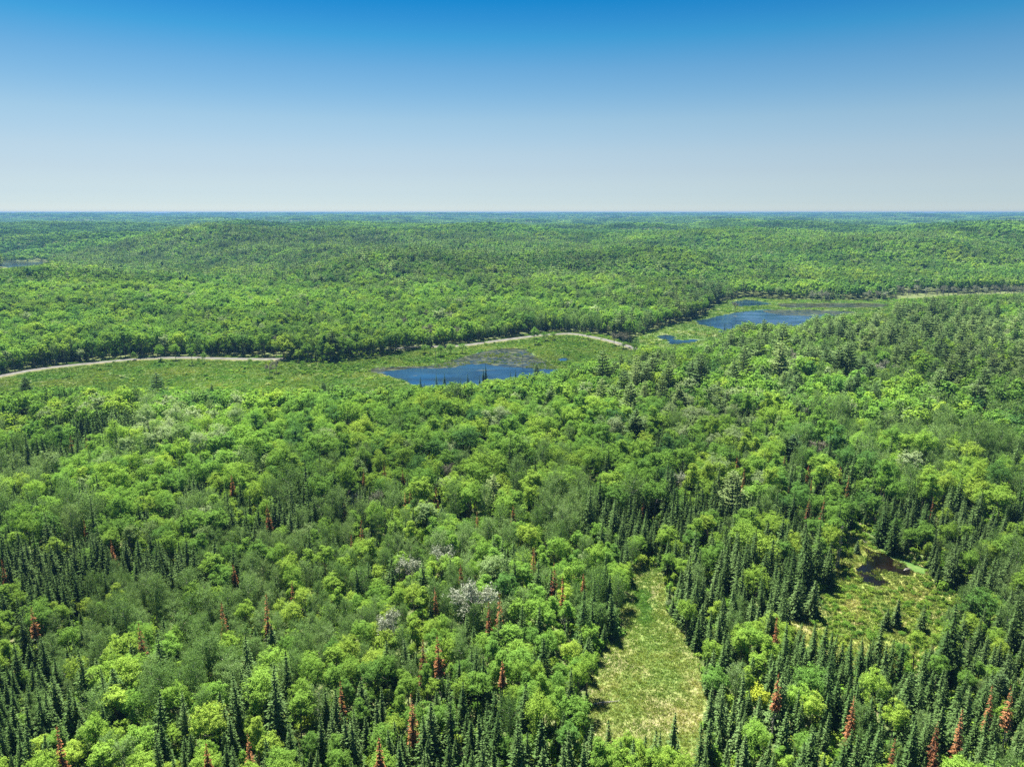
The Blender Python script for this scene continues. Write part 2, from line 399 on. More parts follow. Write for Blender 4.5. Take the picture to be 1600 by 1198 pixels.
def bare(seed, H=13.0, Rr=4.0, n=2600, low=0.30):
    """leafless rounded crown: limbs and a mist of fine twigs"""
    r = np.random.default_rng(seed); g = Geo(); tr = Geo()
    cen = np.array([0, 0, H*0.62])
    tr.tube([[0, 0, -0.6], [0.1, 0, H*0.3], [0, 0.1, H*0.8]], [0.28, 0.18, 0.04], 6)
    P = []
    for i in range(18):
        d = rdir(r, 1)[0]; d[2] = abs(d[2])*0.9 - 0.05
        en = cen + d*np.array([Rr, Rr, H*0.36])*r.uniform(0.75, 0.98)
        st = np.array([0, 0, H*r.uniform(low*0.6, 0.6)])
        mid = (st*0.45 + en*0.55) + r.normal(0, 0.3, 3)
        tr.tube([st, mid, en], [0.11, 0.06, 0.015], 4)
        for q in range(5):
            t = r.uniform(0.3, 0.9); s = mid*(1-t) + en*t
            e2 = s + (d + 0.8*rdir(r, 1)[0])*r.uniform(0.8, 1.8)
            tr.tube([s, e2], [0.035, 0.01], 3); P.append((s, e2))
        P.append((mid, en))
    S = np.array([p[0] for p in P]); E = np.array([p[1] for p in P])
    k = r.integers(0, len(P), n); t = r.uniform(0.2, 1.15, n)[:, None]
    C = S[k]*(1-t)+E[k]*t + r.normal(0, 0.30, (n, 3))
    out = C-cen; out /= np.linalg.norm(out, axis=1, keepdims=True)
    g.leaves(C, rdir(r, n), out + 0.7*rdir(r, n), r.uniform(0.35, 0.8, n), r.uniform(0.08, 0.20, n), 0.05)
    return g, tr
def snag(seed, H=10.0):
    r = np.random.default_rng(seed); tr = Geo(); g = Geo()
    b = r.normal(0, 0.3, 2)
    tr.tube([[0, 0, -0.5], [b[0]*.3, b[1]*.3, H*0.5], [b[0], b[1], H]], [0.20, 0.14, 0.05], 6)
    for i in range(11):
        z = H*r.uniform(0.35, 0.95); a = r.uniform(0, 6.28); l = r.uniform(0.5, 1.6)*(1.25-z/H)
        s = np.array([b[0]*z/H, b[1]*z/H, z])
        g.tube([s, s+[math.cos(a)*l, math.sin(a)*l, r.uniform(-.2, .6)]], [0.045, 0.012], 3)
    return g, tr
def bush(seed, n=150, Rr=1.3, ls=0.45, hz=0.9):
    r = np.random.default_rng(seed); g = Geo()
    L = np.concatenate([r.normal(0, Rr*0.42, (6, 2)), r.uniform(0.2, hz, (6, 1))], 1)
    k = r.integers(0, 6, n); d = rdir(r, n); d[:, 2] = np.abs(d[:, 2])
    C = L[k] + d*Rr*r.uniform(0.3, 0.55, n)[:, None]
    g.leaves(C, d + [0, 0, 0.4] + 0.5*rdir(r, n), rdir(r, n), ls*r.uniform(.7, 1.3, n), ls*.7)
    return g
def tuft(seed, n=70, Rr=0.9, h=0.45, w=0.09):
    r = np.random.default_rng(seed); g = Geo()
    a = r.uniform(0, 6.28, n); q = Rr*np.sqrt(r.random(n))
    hh = h*r.uniform(0.5, 1.2, n)
    lean = r.normal(0, 0.4, (n, 2))
    U = np.stack([lean[:, 0], lean[:, 1], np.ones(n)], 1)
    C = np.stack([q*np.cos(a), q*np.sin(a), hh*0.42], 1)
    g.leaves(C, np.stack([np.cos(a*3), np.sin(a*3), 0.3*np.ones(n)], 1), U, hh, w, 0.15)
    return g

KIND = {}       # kind -> list of (crown mesh, trunk mesh) for the near trees
PROTO = {}      # kind -> {lod: [proto objects]} for the instanced rest
hidden = bpy.data.collections.new('forest_tree_models')     # never linked to the scene: only read by the geometry nodes
def proto(name, parts, mats):
    V=[]; F=[]; M=[]; n=0
    for i, g in enumerate(parts):
        v = np.concatenate(g.V); f = np.concatenate(g.F)
        V.append(v); F.append(f+n); M.append(np.full(len(f), i)); n += len(v)
    me = mesh_from(name, np.concatenate(V), np.concatenate(F), mats, np.concatenate(M))
    o = bpy.data.objects.new(name, me)
    return o
def add_kind(kind, near, lods, cm, tm):
    KIND[kind] = [(c.mesh(kind+'_crown', cm), t.mesh(kind+'_trunk', tm)) for c, t in near]
    P = {0: [proto(kind+'_model', g, [cm, tm]) for g in near]}
    for k, l in lods.items():
        P[k] = [proto(kind+'_model', g if isinstance(g, tuple) else (g,), [cm, tm]) for g in l]
    PROTO[kind] = P
add_kind('broadleaf_tree',
    [broadleaf(100+i, 5600, 0.31, H=[16, 17, 15, 16.5, 18, 14.5, 16][i], Rr=[3.9, 3.4, 4.5, 3.6, 4.0, 3.8, 3.0][i], nl=[34, 28, 42, 30, 38, 30, 24][i]) for i in range(7)],
    {1: [broadleaf(130+i, 900, 0.85, nl=20+2*i, Rr=4.0+0.3*(i % 3)) for i in range(5)], 2: [broadleaf(150+i, 260, 1.5, nl=16, Rr=4.2)[0] for i in range(5)]}, M_BROAD, M_BARK)
add_kind('spruce_tree',
    [spruce(200+i, H=[14, 15.5, 12.5, 14, 16, 13][i], Rr=[1.7, 1.9, 1.8, 1.35, 2.1, 2.3][i], per=[8, 8, 9, 7, 9, 10][i]) for i in range(6)],
    {1: [spruce(230+i, levels=15, per=6, ls=1.05, fronds=3) for i in range(4)], 2: [spruce(250+i, levels=9, per=5, ls=1.8, fronds=2)[0] for i in range(3)]}, M_SPRUCE, M_BARK)
add_kind('aspen_tree',
    [aspen(300+i, 4200, 0.26, H=[15.5, 16.5, 14.5, 15, 17][i], Rr=[2.5, 2.7, 2.3, 3.0, 2.6][i]) for i in range(5)],
    {1: [aspen(330+i, 800, 0.62) for i in range(4)], 2: [aspen(350+i, 200, 1.2)[0] for i in range(3)]}, M_ASPEN, M_PALE)
add_kind('pine_tree',
    [pine(400+i, H=[19, 20, 18, 21][i], Rr=[3.6, 4.0, 3.3, 4.3][i], nt_=75, layers=12, ls=0.6) for i in range(4)],
    {1: [pine(430+i, nt_=32, ls=1.0, layers=8, Rr=4.0) for i in range(4)], 2: [pine(450+i, layers=6, per=5, nt_=9, ls=1.7, Rr=4.0)[0] for i in range(3)]}, M_PINE, M_BARK)

# ------------------------------------------------------------------ individuals
def crown_px(x, y, z, h):
    return project(x, y, z + h*0.7)
count = {}
THINGS = []     # (root, kind, px, py, height, tint, scale)
def plant(kind, pair, x, y, s, sz, rot, tint, meta=None, tip=None):
    z = float(terrain(x, y))
    r = bpy.data.objects.new(kind, None); link(r)
    r.empty_display_size = 0.5
    r.location = (x, y, z); r.rotation_euler = (rng.normal(0, 0.025), rng.normal(0, 0.025), rot); r.scale = (s, s, sz)
    c = bpy.data.objects.new('crown', pair[0]); link(c); c.parent = r; c['tint'] = float(tint)
    t = bpy.data.objects.new('trunk', pair[1]); link(t); t.parent = r
    h = max(v for v in pair[0].get('h', [15]))*sz if False else 15*sz
    px, py, f = project(x, y, z + h*0.65)
    THINGS.append(dict(o=r, kind=kind, px=float(px), py=float(py), tint=tint, s=s, sz=sz, f=float(f), meta=meta, tip=tip))
    return r

placed = []     # x, y, r of special trees, respected by the forest sower
def at_top(px, py, h):
    p = ground(px, py, h); return float(p[0]), float(p[1])
def special(kind, pair, px, py, H0, scale=1.0, wide=1.0, tint=0.5, meta=None, rad=1.8):
    """a tree whose tip is seen at px, py; H0 = mesh height"""
    h = H0*scale
    x, y = at_top(px, py, h)
    for _ in range(3):
        z = float(terrain(x, y)); x, y = at_top(px, py, h+z)
    z = float(terrain(x, y)); ax_, ay_, _ = project(x, y, z); bx_, by_, _ = project(x, y, z+h)
    for g_, n_g in ((G_MEADOW, 'meadow'), (G_GLADE, 'glade'), (G_MARSH, 'marsh'), (G_LAKE, 'lake')):
        if in_poly(np.array([float(ax_)]), np.array([float(ay_)]), g_)[0]: print('IN', n_g, kind, px, py, 'base', round(float(ax_)), round(float(ay_)))
    o = plant(kind, pair, x, y, scale*wide, scale, rng.uniform(0, 6.28), tint, meta, (float(bx_), float(by_), float(ay_-by_)))
    placed.append((x, y, rad*scale*wide))
    return o
DEAD = []
for i in range(6):
    H = [13, 14.5, 12, 14, 13.5, 12.5][i]
    a = spruce(500+i, H=H, Rr=[1.05, 1.2, 1.3, 0.95, 1.1, 1.35][i], levels=24, per=7, ls=0.48, low=[0.3, 0.5, 0.2, 0.4, 0.55, 0.25][i], sparse=[.3, .35, .2, .4, .3, .25][i])
    b = a[1]
    r_ = np.random.default_rng(520+i)
    for k in range(26):                       # bare grey twigs below the rust coloured top
        z = H*r_.uniform(0.08, 0.6); an = r_.uniform(0, 6.28); l = r_.uniform(0.5, 1.5)
        b.tube([[0, 0, z], [math.cos(an)*l, math.sin(an)*l, z-0.25*l]], [0.04, 0.012], 3)
    DEAD.append((a[0].mesh('dead_spruce_crown', M_RUST), b.mesh('dead_spruce_trunk', M_GREYWOOD), H))
BARE = []
for i in range(4):
    a, b = bare(540+i, H=[13, 12, 14, 11][i], Rr=[4.0, 3.4, 3.6, 3.2][i], n=[3800, 2600, 2600, 2200][i])
    BARE.append((a.mesh('bare_tree_crown', M_TWIG), b.mesh('bare_tree_trunk', M_GREYWOOD), [13, 12, 14, 11][i]))
SNAG = []
for i in range(4):
    a, b = snag(560+i, [9, 11, 8, 12][i])
    SNAG.append((a.mesh('snag_branches', M_GREYWOOD), b.mesh('snag_trunk', M_GREYWOOD), [9, 11, 8, 12][i]))

rust_px = [(567,733),(600,721),(630,735),(631,768),(641,763),(681,762),(539,780),(730,787),(746,800),(801,790),(563,813),(549,837),(833,857),(721,880),(763,941),(780,928),(785,1033),(881,901),(681,918),(658,998),(688,995),(533,1065),(643,1085),(591,1155),(913,898),(452,908),(345,941),(48,948),(87,1135),(218,975),(387,1145),(320,1165),(412,931),(1218,965),(1216,1051),(1556,1073),(1506,1108),(1464,1128),(1468,1161),(1396,1151),(1333,1088),(1586,1078),(1226,713),(1163,733),(1263,723),(1314,730),(1326,743),(1578,747),(1538,637),(1154,713),(1269,750),(1233,760),(1264,780),(1286,777),(1461,778),(135,683),(108,680),(132,813),(175,843),(362,743),(367,882),(3,873),(40,637),(420,787),(1005,775),(866,880)]
for i, (px, py) in enumerate(rust_px):
    m = DEAD[(i*5 + i//6) % 6]
    sc = rng.uniform(0.78, 1.1)
    if py > 900: sc *= 1.05
    special('dead_spruce', (m[0], m[1]), px, py, m[2], sc, 0.85, rng.random(), rad=1.2)
bare_px = [(738,903,0,1.15,1.0,0.95),(690,848,1,0.95,1,1.0),(634,866,1,0.95,1,0.9),(700,722,1,0.95,1,0.15),(632,492,2,1.0,1.1,0.2),(665,483,0,1.0,1.1,0.35),(700,484,2,1.0,1.1,0.4),(668,506,0,1.1,1.1,0.45),(715,508,2,.9,1,0.8),(1385,563,0,1.0,1.7,0.7),(1281,684,1,1.0,1,0.1),(1060,733,1,1.0,1.1,1.0),(1572,515,0,1.0,2.0,0.5),(1600,520,0,1.0,1.8,0.4),(1238,552,2,1.0,1.1,0.5),(1240,545,0,0.9,1,0.6),(586,762,2,0.8,.7,0.7),(553,765,2,.8,.7,1.0),(606,950,1,1.0,.8,0.9),(1150,470,2,.8,1,0.3),(430,560,1,0.8,1,0.4),(420,566,2,0.7,1,0.3),(975,515,2,1.0,1.0,0.2),(960,518,1,.9,1,0.4),(1262,628,2,.9,.8,.8),(480,470,0,1,1,.5),(430,520,2,.9,1,.5)]
for px, py, m, sc, wd, ti in bare_px:
    special('bare_tree', BARE[m][:2], px, py, BARE[m][2], sc, wd, ti, rad=3.4)
snag_px = [(679,541,3,1.0),(817,553,1,0.9),(129,555,2,0.7),(1375,693,3,1.0),(1290,626,1,1.1),(1294,632,0,1.0),(1381,893,0,0.35),(1110,500,2,.9),(1150,499,1,.8),(1040,514,0,.9),(1116,518,1,1),(1120,522,3,.8),(1419,461,1,1.1),(1314,822,3,1.1),(1318,815,1,1.3),(1204,442,3,1.0),(1216,600,1,.8),(868,546,1,.8),(905,503,0,.9),(1000,505,1,.9),(1008,503,3,.8),(885,958,0,.9)]
for px, py, m, sc in snag_px:
    special('dead_snag', SNAG[m][:2], px, py, SNAG[m][2], sc, 1.0, 0.5, rad=0.8)
shore_n = 0
for i in range(52):                       # bleached dead trees along the far shore on the right
    px = 1398 + 4.1*i + rng.uniform(-3, 3); 
    if i > 18 and rng.random() < 0.15: continue
    py = 461.5 - (px-1400)*0.02 + rng.uniform(-0.6, 0.6)
    p = ground(px, py)
    m = SNAG[int(rng.integers(0, 4))]; sc = rng.uniform(0.7, 1.25)
    plant('dead_snag', m[:2], float(p[0]), float(p[1]) - rng.uniform(0, 10), sc*1.6, sc, rng.uniform(0, 6.28), 0.6, 'shore')
for i in range(26):                       # leafless crowns in the same band
    px = 1300 + 12.3*i + rng.uniform(-6, 6); 
    if 1310 < px < 1345: px -= 40
    p = ground(px, 461.0 if px > 1398 else 471.0 - 0.02*(px-1300))
    m = BARE[int(rng.integers(0, 4))]; sc = rng.uniform(0.6, 0.95)
    plant('bare_tree', m[:2], float(p[0]), float(p[1]) + rng.uniform(-6, 6), sc, sc*1.1, rng.uniform(0, 6.28), rng.uniform(.4, 1), 'shore')
K = KIND
for px, py, m, sc, wd, ti in [(240,583,3,0.95,1.25,0.05),(37,588,2,0.75,1.3,0.1),(768,741,1,0.85,0.9,0.95),(1150,735,3,0.95,1.1,0.75),(838,568,0,0.55,1.1,0.2),(1083,545,2,.6,1,.1),(1055,540,0,.5,1,.1),(330,600,0,.4,1,.2),(505,596,1,.5,1.1,.1),(520,600,2,.45,1.1,.1),(1310,438,3,.8,1,.0),(1101,455,3,.8,1,.4)]:
    special('pine_tree', K['pine_tree'][m], px, py, [19, 20, 18, 21][m], sc, wd, ti, rad=3.2)
for px, py, m, sc, wd, ti in [(957,1128,0,.80,1,.5),(986,1155,1,.8,1,.6),(1008,1150,2,.8,1,.5),(972,1158,4,.7,1,.3),(1063,1160,5,.8,1,.6),(1020,1140,1,.85,.95,.7),(1031,1146,3,.75,1,.8),(1054,1114,3,.75,1.1,.7),(1048,1176,0,.6,1,.3),(1275,975,0,.85,1,.5),(1290,977,3,.8,1.2,.4),(1303,992,5,.75,.9,.5),(1319,1003,2,.7,1,.4),(1333,1003,3,.8,1,.4),(1361,1007,5,.7,1,.3),(1378,975,2,1.0,.9,.7),(1388,1005,3,.8,1,.6),(1405,935,3,.55,1.6,.8),(1388,950,2,.45,1.5,.7),(1446,945,5,.55,1.1,.7),(1341,845,2,.32,1.6,.9),(1230,990,0,.85,1,.4),(1246,1000,1,.7,1,.5),(657,588,0,.6,1,.2),(682,584,1,.7,1,.2),(694,584,2,.75,1,.1),(759,568,3,.8,1,.1),(720,591,0,.5,1,.2),(731,583,3,.45,1,.2),(750,594,3,.6,1,.2),(798,580,3,.6,1,.2),(806,578,3,.6,1,.1),(755,575,3,.6,1,.1),(749,587,3,.5,1,.1),(805,582,0,.5,1,.1),(169,602,3,.5,1,.1),(175,602,3,.5,1,.1),(157,600,2,.8,1,.2),(1133,505,3,.6,1.2,.2),(1145,506,3,.6,1.2,.2),(1237,503,3,.5,1.2,.2),(1192,500,3,.5,1.2,.2),(1450,787,5,1.1,1.3,.1),(1384,790,5,1.0,1.2,.1),(1402,796,4,.9,1.1,.2),(1500,945,4,1.1,1.2,.2),(1480,985,5,1,1.2,.1),(1255,860,5,1,1.1,.4),(1247,905,5,.8,1.3,.7),(1275,905,5,.8,1.2,.8)]:
    special('spruce_tree', K['spruce_tree'][m], px, py, [14, 15.5, 12.5, 14, 16, 13][m], sc, wd*1.25, ti, 'edge', rad=1.5)
for px, py, m, sc, wd, ti in [(836,511,0,.85,1.0,.35),(850,518,2,.5,1.5,.3),(864,518,5,.48,1.5,.4),(920,518,5,.50,1.2,.4),(975,535,2,.35,1.3,.3),(1000,1154,5,.7,.9,.75),(962,1160,0,.7,.9,.6),(1066,1172,2,.7,.9,.72),(938,1158,6,.7,1,.5),(1030,1158,3,.7,1.0,.6),(982,1170,3,.7,1.0,.65),(722,536,2,.5,1.6,.35),(704,537,0,.5,1.6,.4),(688,538,4,.5,1.5,.3),(664,538,2,.5,1.6,.35),(163,550,2,.35,1,.45),(208,549,0,.4,1,.35),(248,538,0,.75,1.0,.45),(272,536,2,.8,1.0,.5),(297,541,1,.75,1,.4),(318,550,0,.5,1,.3),(1075,935,5,.7,.9,.65),(978,1135,1,.7,.7,.7),(1045,1160,3,.75,.8,.75),(1275,1040,2,.8,.9,.3),(1003,866,5,.3,1.3,.85),(918,1010,3,.7,.8,.6),(1370,1045,0,.8,.85,.72),(1400,1090,3,.75,.8,.8)]:
    special('broadleaf_tree', K['broadleaf_tree'][m], px, py, [16, 17, 15, 16.5, 18, 14.5, 16][m], sc, wd, ti, 'edge', rad=3.6)

# yellow leaved small tree
yb, yt = broadleaf(820, 1500, 0.34, H=6.0, Rr=2.3, nl=16)
special('yellow_tree', (yb.mesh('yellow_crown', M_YELLOW), yt.mesh('yellow_trunk', M_BARK)), 1185, 1067, 6.0, 1.1, 1.0, 0.5)


# ------------------------------------------------------------------ species map (picture coordinates of the tree base)
SPOTS = {
 'spruce_tree': [(1150,840,150,120,3.2),(985,930,80,140,3.2),(1250,1090,280,110,3.4),(880,1070,110,130,3),(50,980,90,260,2.8),(640,1180,220,70,3),(110,720,110,50,2.6),(1450,900,130,90,3),(1570,1020,130,160,2.4),(330,880,150,60,1.1),(640,810,150,50,.9),(1100,1180,100,80,2),(700,590,140,14,1.6),(1250,490,120,18,1.4),(1540,760,80,60,1.0),(1400,650,200,60,.5),(1290,800,80,60,2.0)],
 'aspen_tree': [(560,1000,170,110,4.2),(260,1060,160,100,3.2),(370,930,120,60,2.2),(880,870,60,70,2.6),(1420,720,150,50,2.4),(50,800,55,40,3),(1500,980,90,70,2.4),(1080,590,160,30,1.2),(560,500,120,30,1.0),(420,800,40,30,1.2),(900,520,150,25,1),(1250,420,400,20,.5),(1350,610,80,50,1.2)],
 'pine_tree': [(1320,545,250,34,1.7),(1560,580,150,50,0.9),(450,400,330,35,1.1),(780,430,250,30,.9),(1150,640,150,60,.4),(200,400,250,25,.8),(1130,480,60,25,1.2),(1400,380,200,20,.4)],
 'broadleaf_tree': [(800,1198,2000,2000,0.9),(700,700,400,110,2.2),(600,480,500,50,1.2),(1100,420,500,40,1.5)],
}
KINDS = list(SPOTS)
def choose(px, py, x, y, r):
    W = []
    for k in KINDS:
        w = np.full(px.shape, (0.003 if k == 'pine_tree' else 0.10)) + ((0.35*sstep(620, 700, py) + 0.45*sstep(850, 950, py)) if k == 'spruce_tree' else 0)
        for cx, cy, rx, ry, a in SPOTS[k]:
            w = w + a*np.exp(-((px-cx)/rx)**2 - ((py-cy)/ry)**2)
        w = w*np.exp(1.5*snoise(x, y, 38, 40+KINDS.index(k)) + 0.7*snoise(x, y, 130, 60+KINDS.index(k)))
        W.append(w)
    W = np.array(W); W = W/W.sum(0); c = np.cumsum(W, 0)
    u = r.random(px.shape)
    return (u[None] > c).sum(0).clip(0, len(KINDS)-1)
RAD = {'spruce_tree': 1.7, 'aspen_tree': 2.5, 'pine_tree': 3.4, 'broadleaf_tree': 3.6}
HGT = {'spruce_tree': 14., 'aspen_tree': 15.5, 'pine_tree': 19., 'broadleaf_tree': 16.}

SP = []
for t in THINGS:
    if t['meta'] == 'shore' or t['tip'] is None: continue
    tx, ty, hp = t['tip']
    for q in (0.06, 0.22, 0.40): SP.append((tx, ty + hp*q, t['f']))
SP = np.array(SP)
def hides_special(x, y, z, h, rr):
    cx, cy, f = project(x, y, z + h*0.62)
    w = rr*FPX/f*1.0; hh = h*0.40*FPX/f*0.92
    bad = np.zeros(x.shape, bool)
    for sx, sy, sf in SP:
        bad |= (f < sf + 1.5) & (np.abs(cx-sx) < w) & ((cx-sx)**2/w**2 + (cy-sy)**2/hh**2 < 1)
    return bad
def allowed(x, y, z, h, rr):
    """keep water, road and meadows free, and do not let trees hide them from where the photograph shows them"""
    bx, by, f = project(x, y, z*0)
    ok = np.ones(x.shape, bool)
    for g in GROUNDS: ok &= ~in_poly(bx, by, g)
    for t in (1.0, 0.75, 0.4):
        tx, ty, f = project(x, y, z + h*t)
        w = rr*FPX/f*(1-0.75*t)
        for v in VIEWS:
            ok &= ~in_poly(tx, ty, v) & ~in_poly(tx-w, ty, v) & ~in_poly(tx+w, ty, v)
    if len(x) and np.hypot(x, y).min() < 700: ok &= ~hides_special(x, y, z, h, rr)
    return ok
def shrink(x, y, z, h, rr):
    """height factor that keeps the view onto the open ground, 0 where nothing may stand"""
    f = np.zeros(x.shape)
    for q in (0.3, 0.42, 0.55, 0.7, 0.85, 1.0):
        ok = allowed(x, y, z, h*q, rr*min(1, q*1.15))
        f = np.where(ok, q, f)
    return f

AZ = 0.80      # half width of the planted sector, x/y
def sow(d0, d1, cell, seed):
    r = np.random.default_rng(seed)
    xs = np.arange(-d1*0.7, d1*0.7, cell); ys = np.arange(d0*0.7, d1, cell)
    X, Y = np.meshgrid(xs, ys); X = X.ravel(); Y = Y.ravel()
    X = X + r.uniform(-.5, .5, X.shape)*cell; Y = Y + r.uniform(-.5, .5, Y.shape)*cell
    D = np.hypot(X, Y)
    k = (D >= d0) & (D < d1) & (np.abs(X) < Y*AZ + 25) & (Y > d0*0.7)
    return X[k], Y[k]

# near and middle forest: dart throwing with the size of each tree
X, Y = sow(80, 760, 2.7, 1)
r1_ = np.random.default_rng(2)
Z = terrain(X, Y)
PX, PY, _ = project(X, Y, Z)
kd = choose(PX, PY, X, Y, r1_)
hs = np.clip(0.92 + 0.17*snoise(X, Y, 55, 71) + r1_.normal(0, 0.11, X.shape), 0.55, 1.3)
names = np.array(KINDS)[kd]
rad0 = np.array([RAD[k] for k in names]); hg0 = np.array([HGT[k] for k in names])
young = r1_.random(X.shape) < 0.26
hs = np.where(young, hs*0.62, hs)
hs = hs*np.where(names == 'pine_tree', 1.12, 1.0)*(1 - 0.09*sstep(780, 950, PY))
hs = hs*(0.98 - 0.27*sstep(780, 1000, PY)*(names != 'spruce_tree') - 0.10*sstep(900, 1050, PY)*(names == 'spruce_tree'))
fac = shrink(X, Y, Z, hg0*hs, rad0*hs)
keep = fac > 0
X, Y, Z, names, hs, rad0, hg0, fac, PX, PY = [a[keep] for a in (X, Y, Z, names, hs, rad0, hg0, fac, PX, PY)]
hs = hs*fac
order = np.argsort(-(rad0*hs + r1_.uniform(0, 2.6, X.shape)))
cellm = 5.0
gridh = {}
for (x, y, q) in placed: gridh.setdefault((int(x//cellm), int(y//cellm)), []).append((x, y, q))
sel = []
Dn = np.hypot(X, Y)
for i in order:
    x, y, q = X[i], Y[i], rad0[i]*hs[i]
    gx, gy = int(x//cellm), int(y//cellm)
    ok = True
    kf = 0.66 if Dn[i] < 420 else 0.72
    for a in (-1, 0, 1):
        for b in (-1, 0, 1):
            for (u, v, w) in gridh.get((gx+a, gy+b), ()):
                if (u-x)**2 + (v-y)**2 < (kf*(q+w))**2: ok = False; break
            if not ok: break
        if not ok: break
    if ok:
        gridh.setdefault((gx, gy), []).append((x, y, q)); sel.append(i)
sel = np.array(sel)
T = dict(x=X[sel], y=Y[sel], z=Z[sel], k=names[sel], s=hs[sel], px=PX[sel], py=PY[sel])
# tint of each tree: noise over the ground plus its own
def tint_of(kind, x, y, r, px, py):
    t = 0.46 + 0.20*snoise(x, y, 48, 81) + r.normal(0, 0.14, x.shape)
    t = np.clip(t, 0, 0.78)
    if kind == 'broadleaf_tree':
        t = 0.50 + 0.16*snoise(x, y, 60, 81) + r.normal(0, 0.15, x.shape)
        t = t + 0.06*sstep(850, 1000, py)
        t = t + sstep(600, 900, np.hypot(x, y))*(0.17*snoise(x, y, 260, 83) - 0.09)
        t = np.clip(t, 0.02, 0.84)
        pale = np.exp(-((px-260)/90)**2-((py-700)/35)**2)*0.7 + np.exp(-((px-1080)/80)**2-((py-690)/50)**2)*0.35 + 0.03*(py < 900) + 0.006
        t = np.where(r.random(x.shape) < pale, r.uniform(0.92, 1.0, x.shape), t)
    return np.clip(t, 0, 1)
n_near = len(sel)
depth = project(T['x'], T['y'], T['z'])[2]
inview = (T['px'] > -40) & (T['px'] < 1640) & (project(T['x'], T['y'], T['z']+14)[1] < 1210)
POINTS = {k: [] for k in KINDS}
WIDE = {'spruce_tree': 1.32, 'aspen_tree': 1.1, 'pine_tree': 1.0, 'broadleaf_tree': 1.0}
nspecial = {}
for t in THINGS: nspecial[t['kind']] = nspecial.get(t['kind'], 0)+1
for k in KINDS:
    idx = np.where(T['k'] == k)[0]
    tt = tint_of(k, T['x'][idx], T['y'][idx], r1_, T['px'][idx], T['py'][idx])
    size = T['s'][idx]/depth[idx]*inview[idx]
    rank = np.argsort(-size)
    lim = 300 - nspecial.get(k, 0)
    one = [j for j in rank[:lim] if inview[idx[j]]]
    oneset = set(one)
    for j in one:
        i = idx[j]
        v = int(r1_.integers(0, len(KIND[k])))
        s = T['s'][i]
        plant(k, KIND[k][v], float(T['x'][i]), float(T['y'][i]), s*WIDE[k]*r1_.uniform(.78, 1.22), s*r1_.uniform(.86, 1.12), r1_.uniform(0, 6.28), float(tt[j]))
    for j in range(len(idx)):
        if j in oneset: continue
        i = idx[j]; d = math.hypot(T['x'][i], T['y'][i])
        POINTS[k].append((T['x'][i], T['y'][i], T['z'][i], T['s'][i]*WIDE[k]*r1_.uniform(.92, 1.1), T['s'][i]*r1_.uniform(.92, 1.1), r1_.uniform(0, 6.28), tt[j], 0 if d < 340 else 1))
# far forest: single instanced trees to 1750 m
X, Y = sow(760, 1750, 6.1, 5)
Z = terrain(X, Y); PX, PY, _ = project(X, Y, Z)
kd = choose(PX, PY, X, Y, r1_); names = np.array(KINDS)[kd]
hs = np.clip(0.98 + 0.15*snoise(X, Y, 60, 71) + r1_.normal(0, 0.10, X.shape), 0.6, 1.3)
rad0 = np.array([RAD[k] for k in names]); hg0 = np.array([HGT[k] for k in names])
fac = shrink(X, Y, Z, hg0*hs, rad0*hs); hs = hs*fac
for k in KINDS:
    m = (names == k) & (fac > 0)
    tt = tint_of(k, X[m], Y[m], r1_, PX[m], PY[m])
    wide = {'spruce_tree': 1.55, 'aspen_tree': 1.3, 'pine_tree': 1.0, 'broadleaf_tree': 1.0}[k]
    for x, y, z, s, t in zip(X[m], Y[m], Z[m], hs[m], tt):
        d = math.hypot(x, y)
        POINTS[k].append((x, y, z, s*wide*r1_.uniform(.9, 1.12), s, r1_.uniform(0, 6.28), t, 1 if d < 900 else 2))

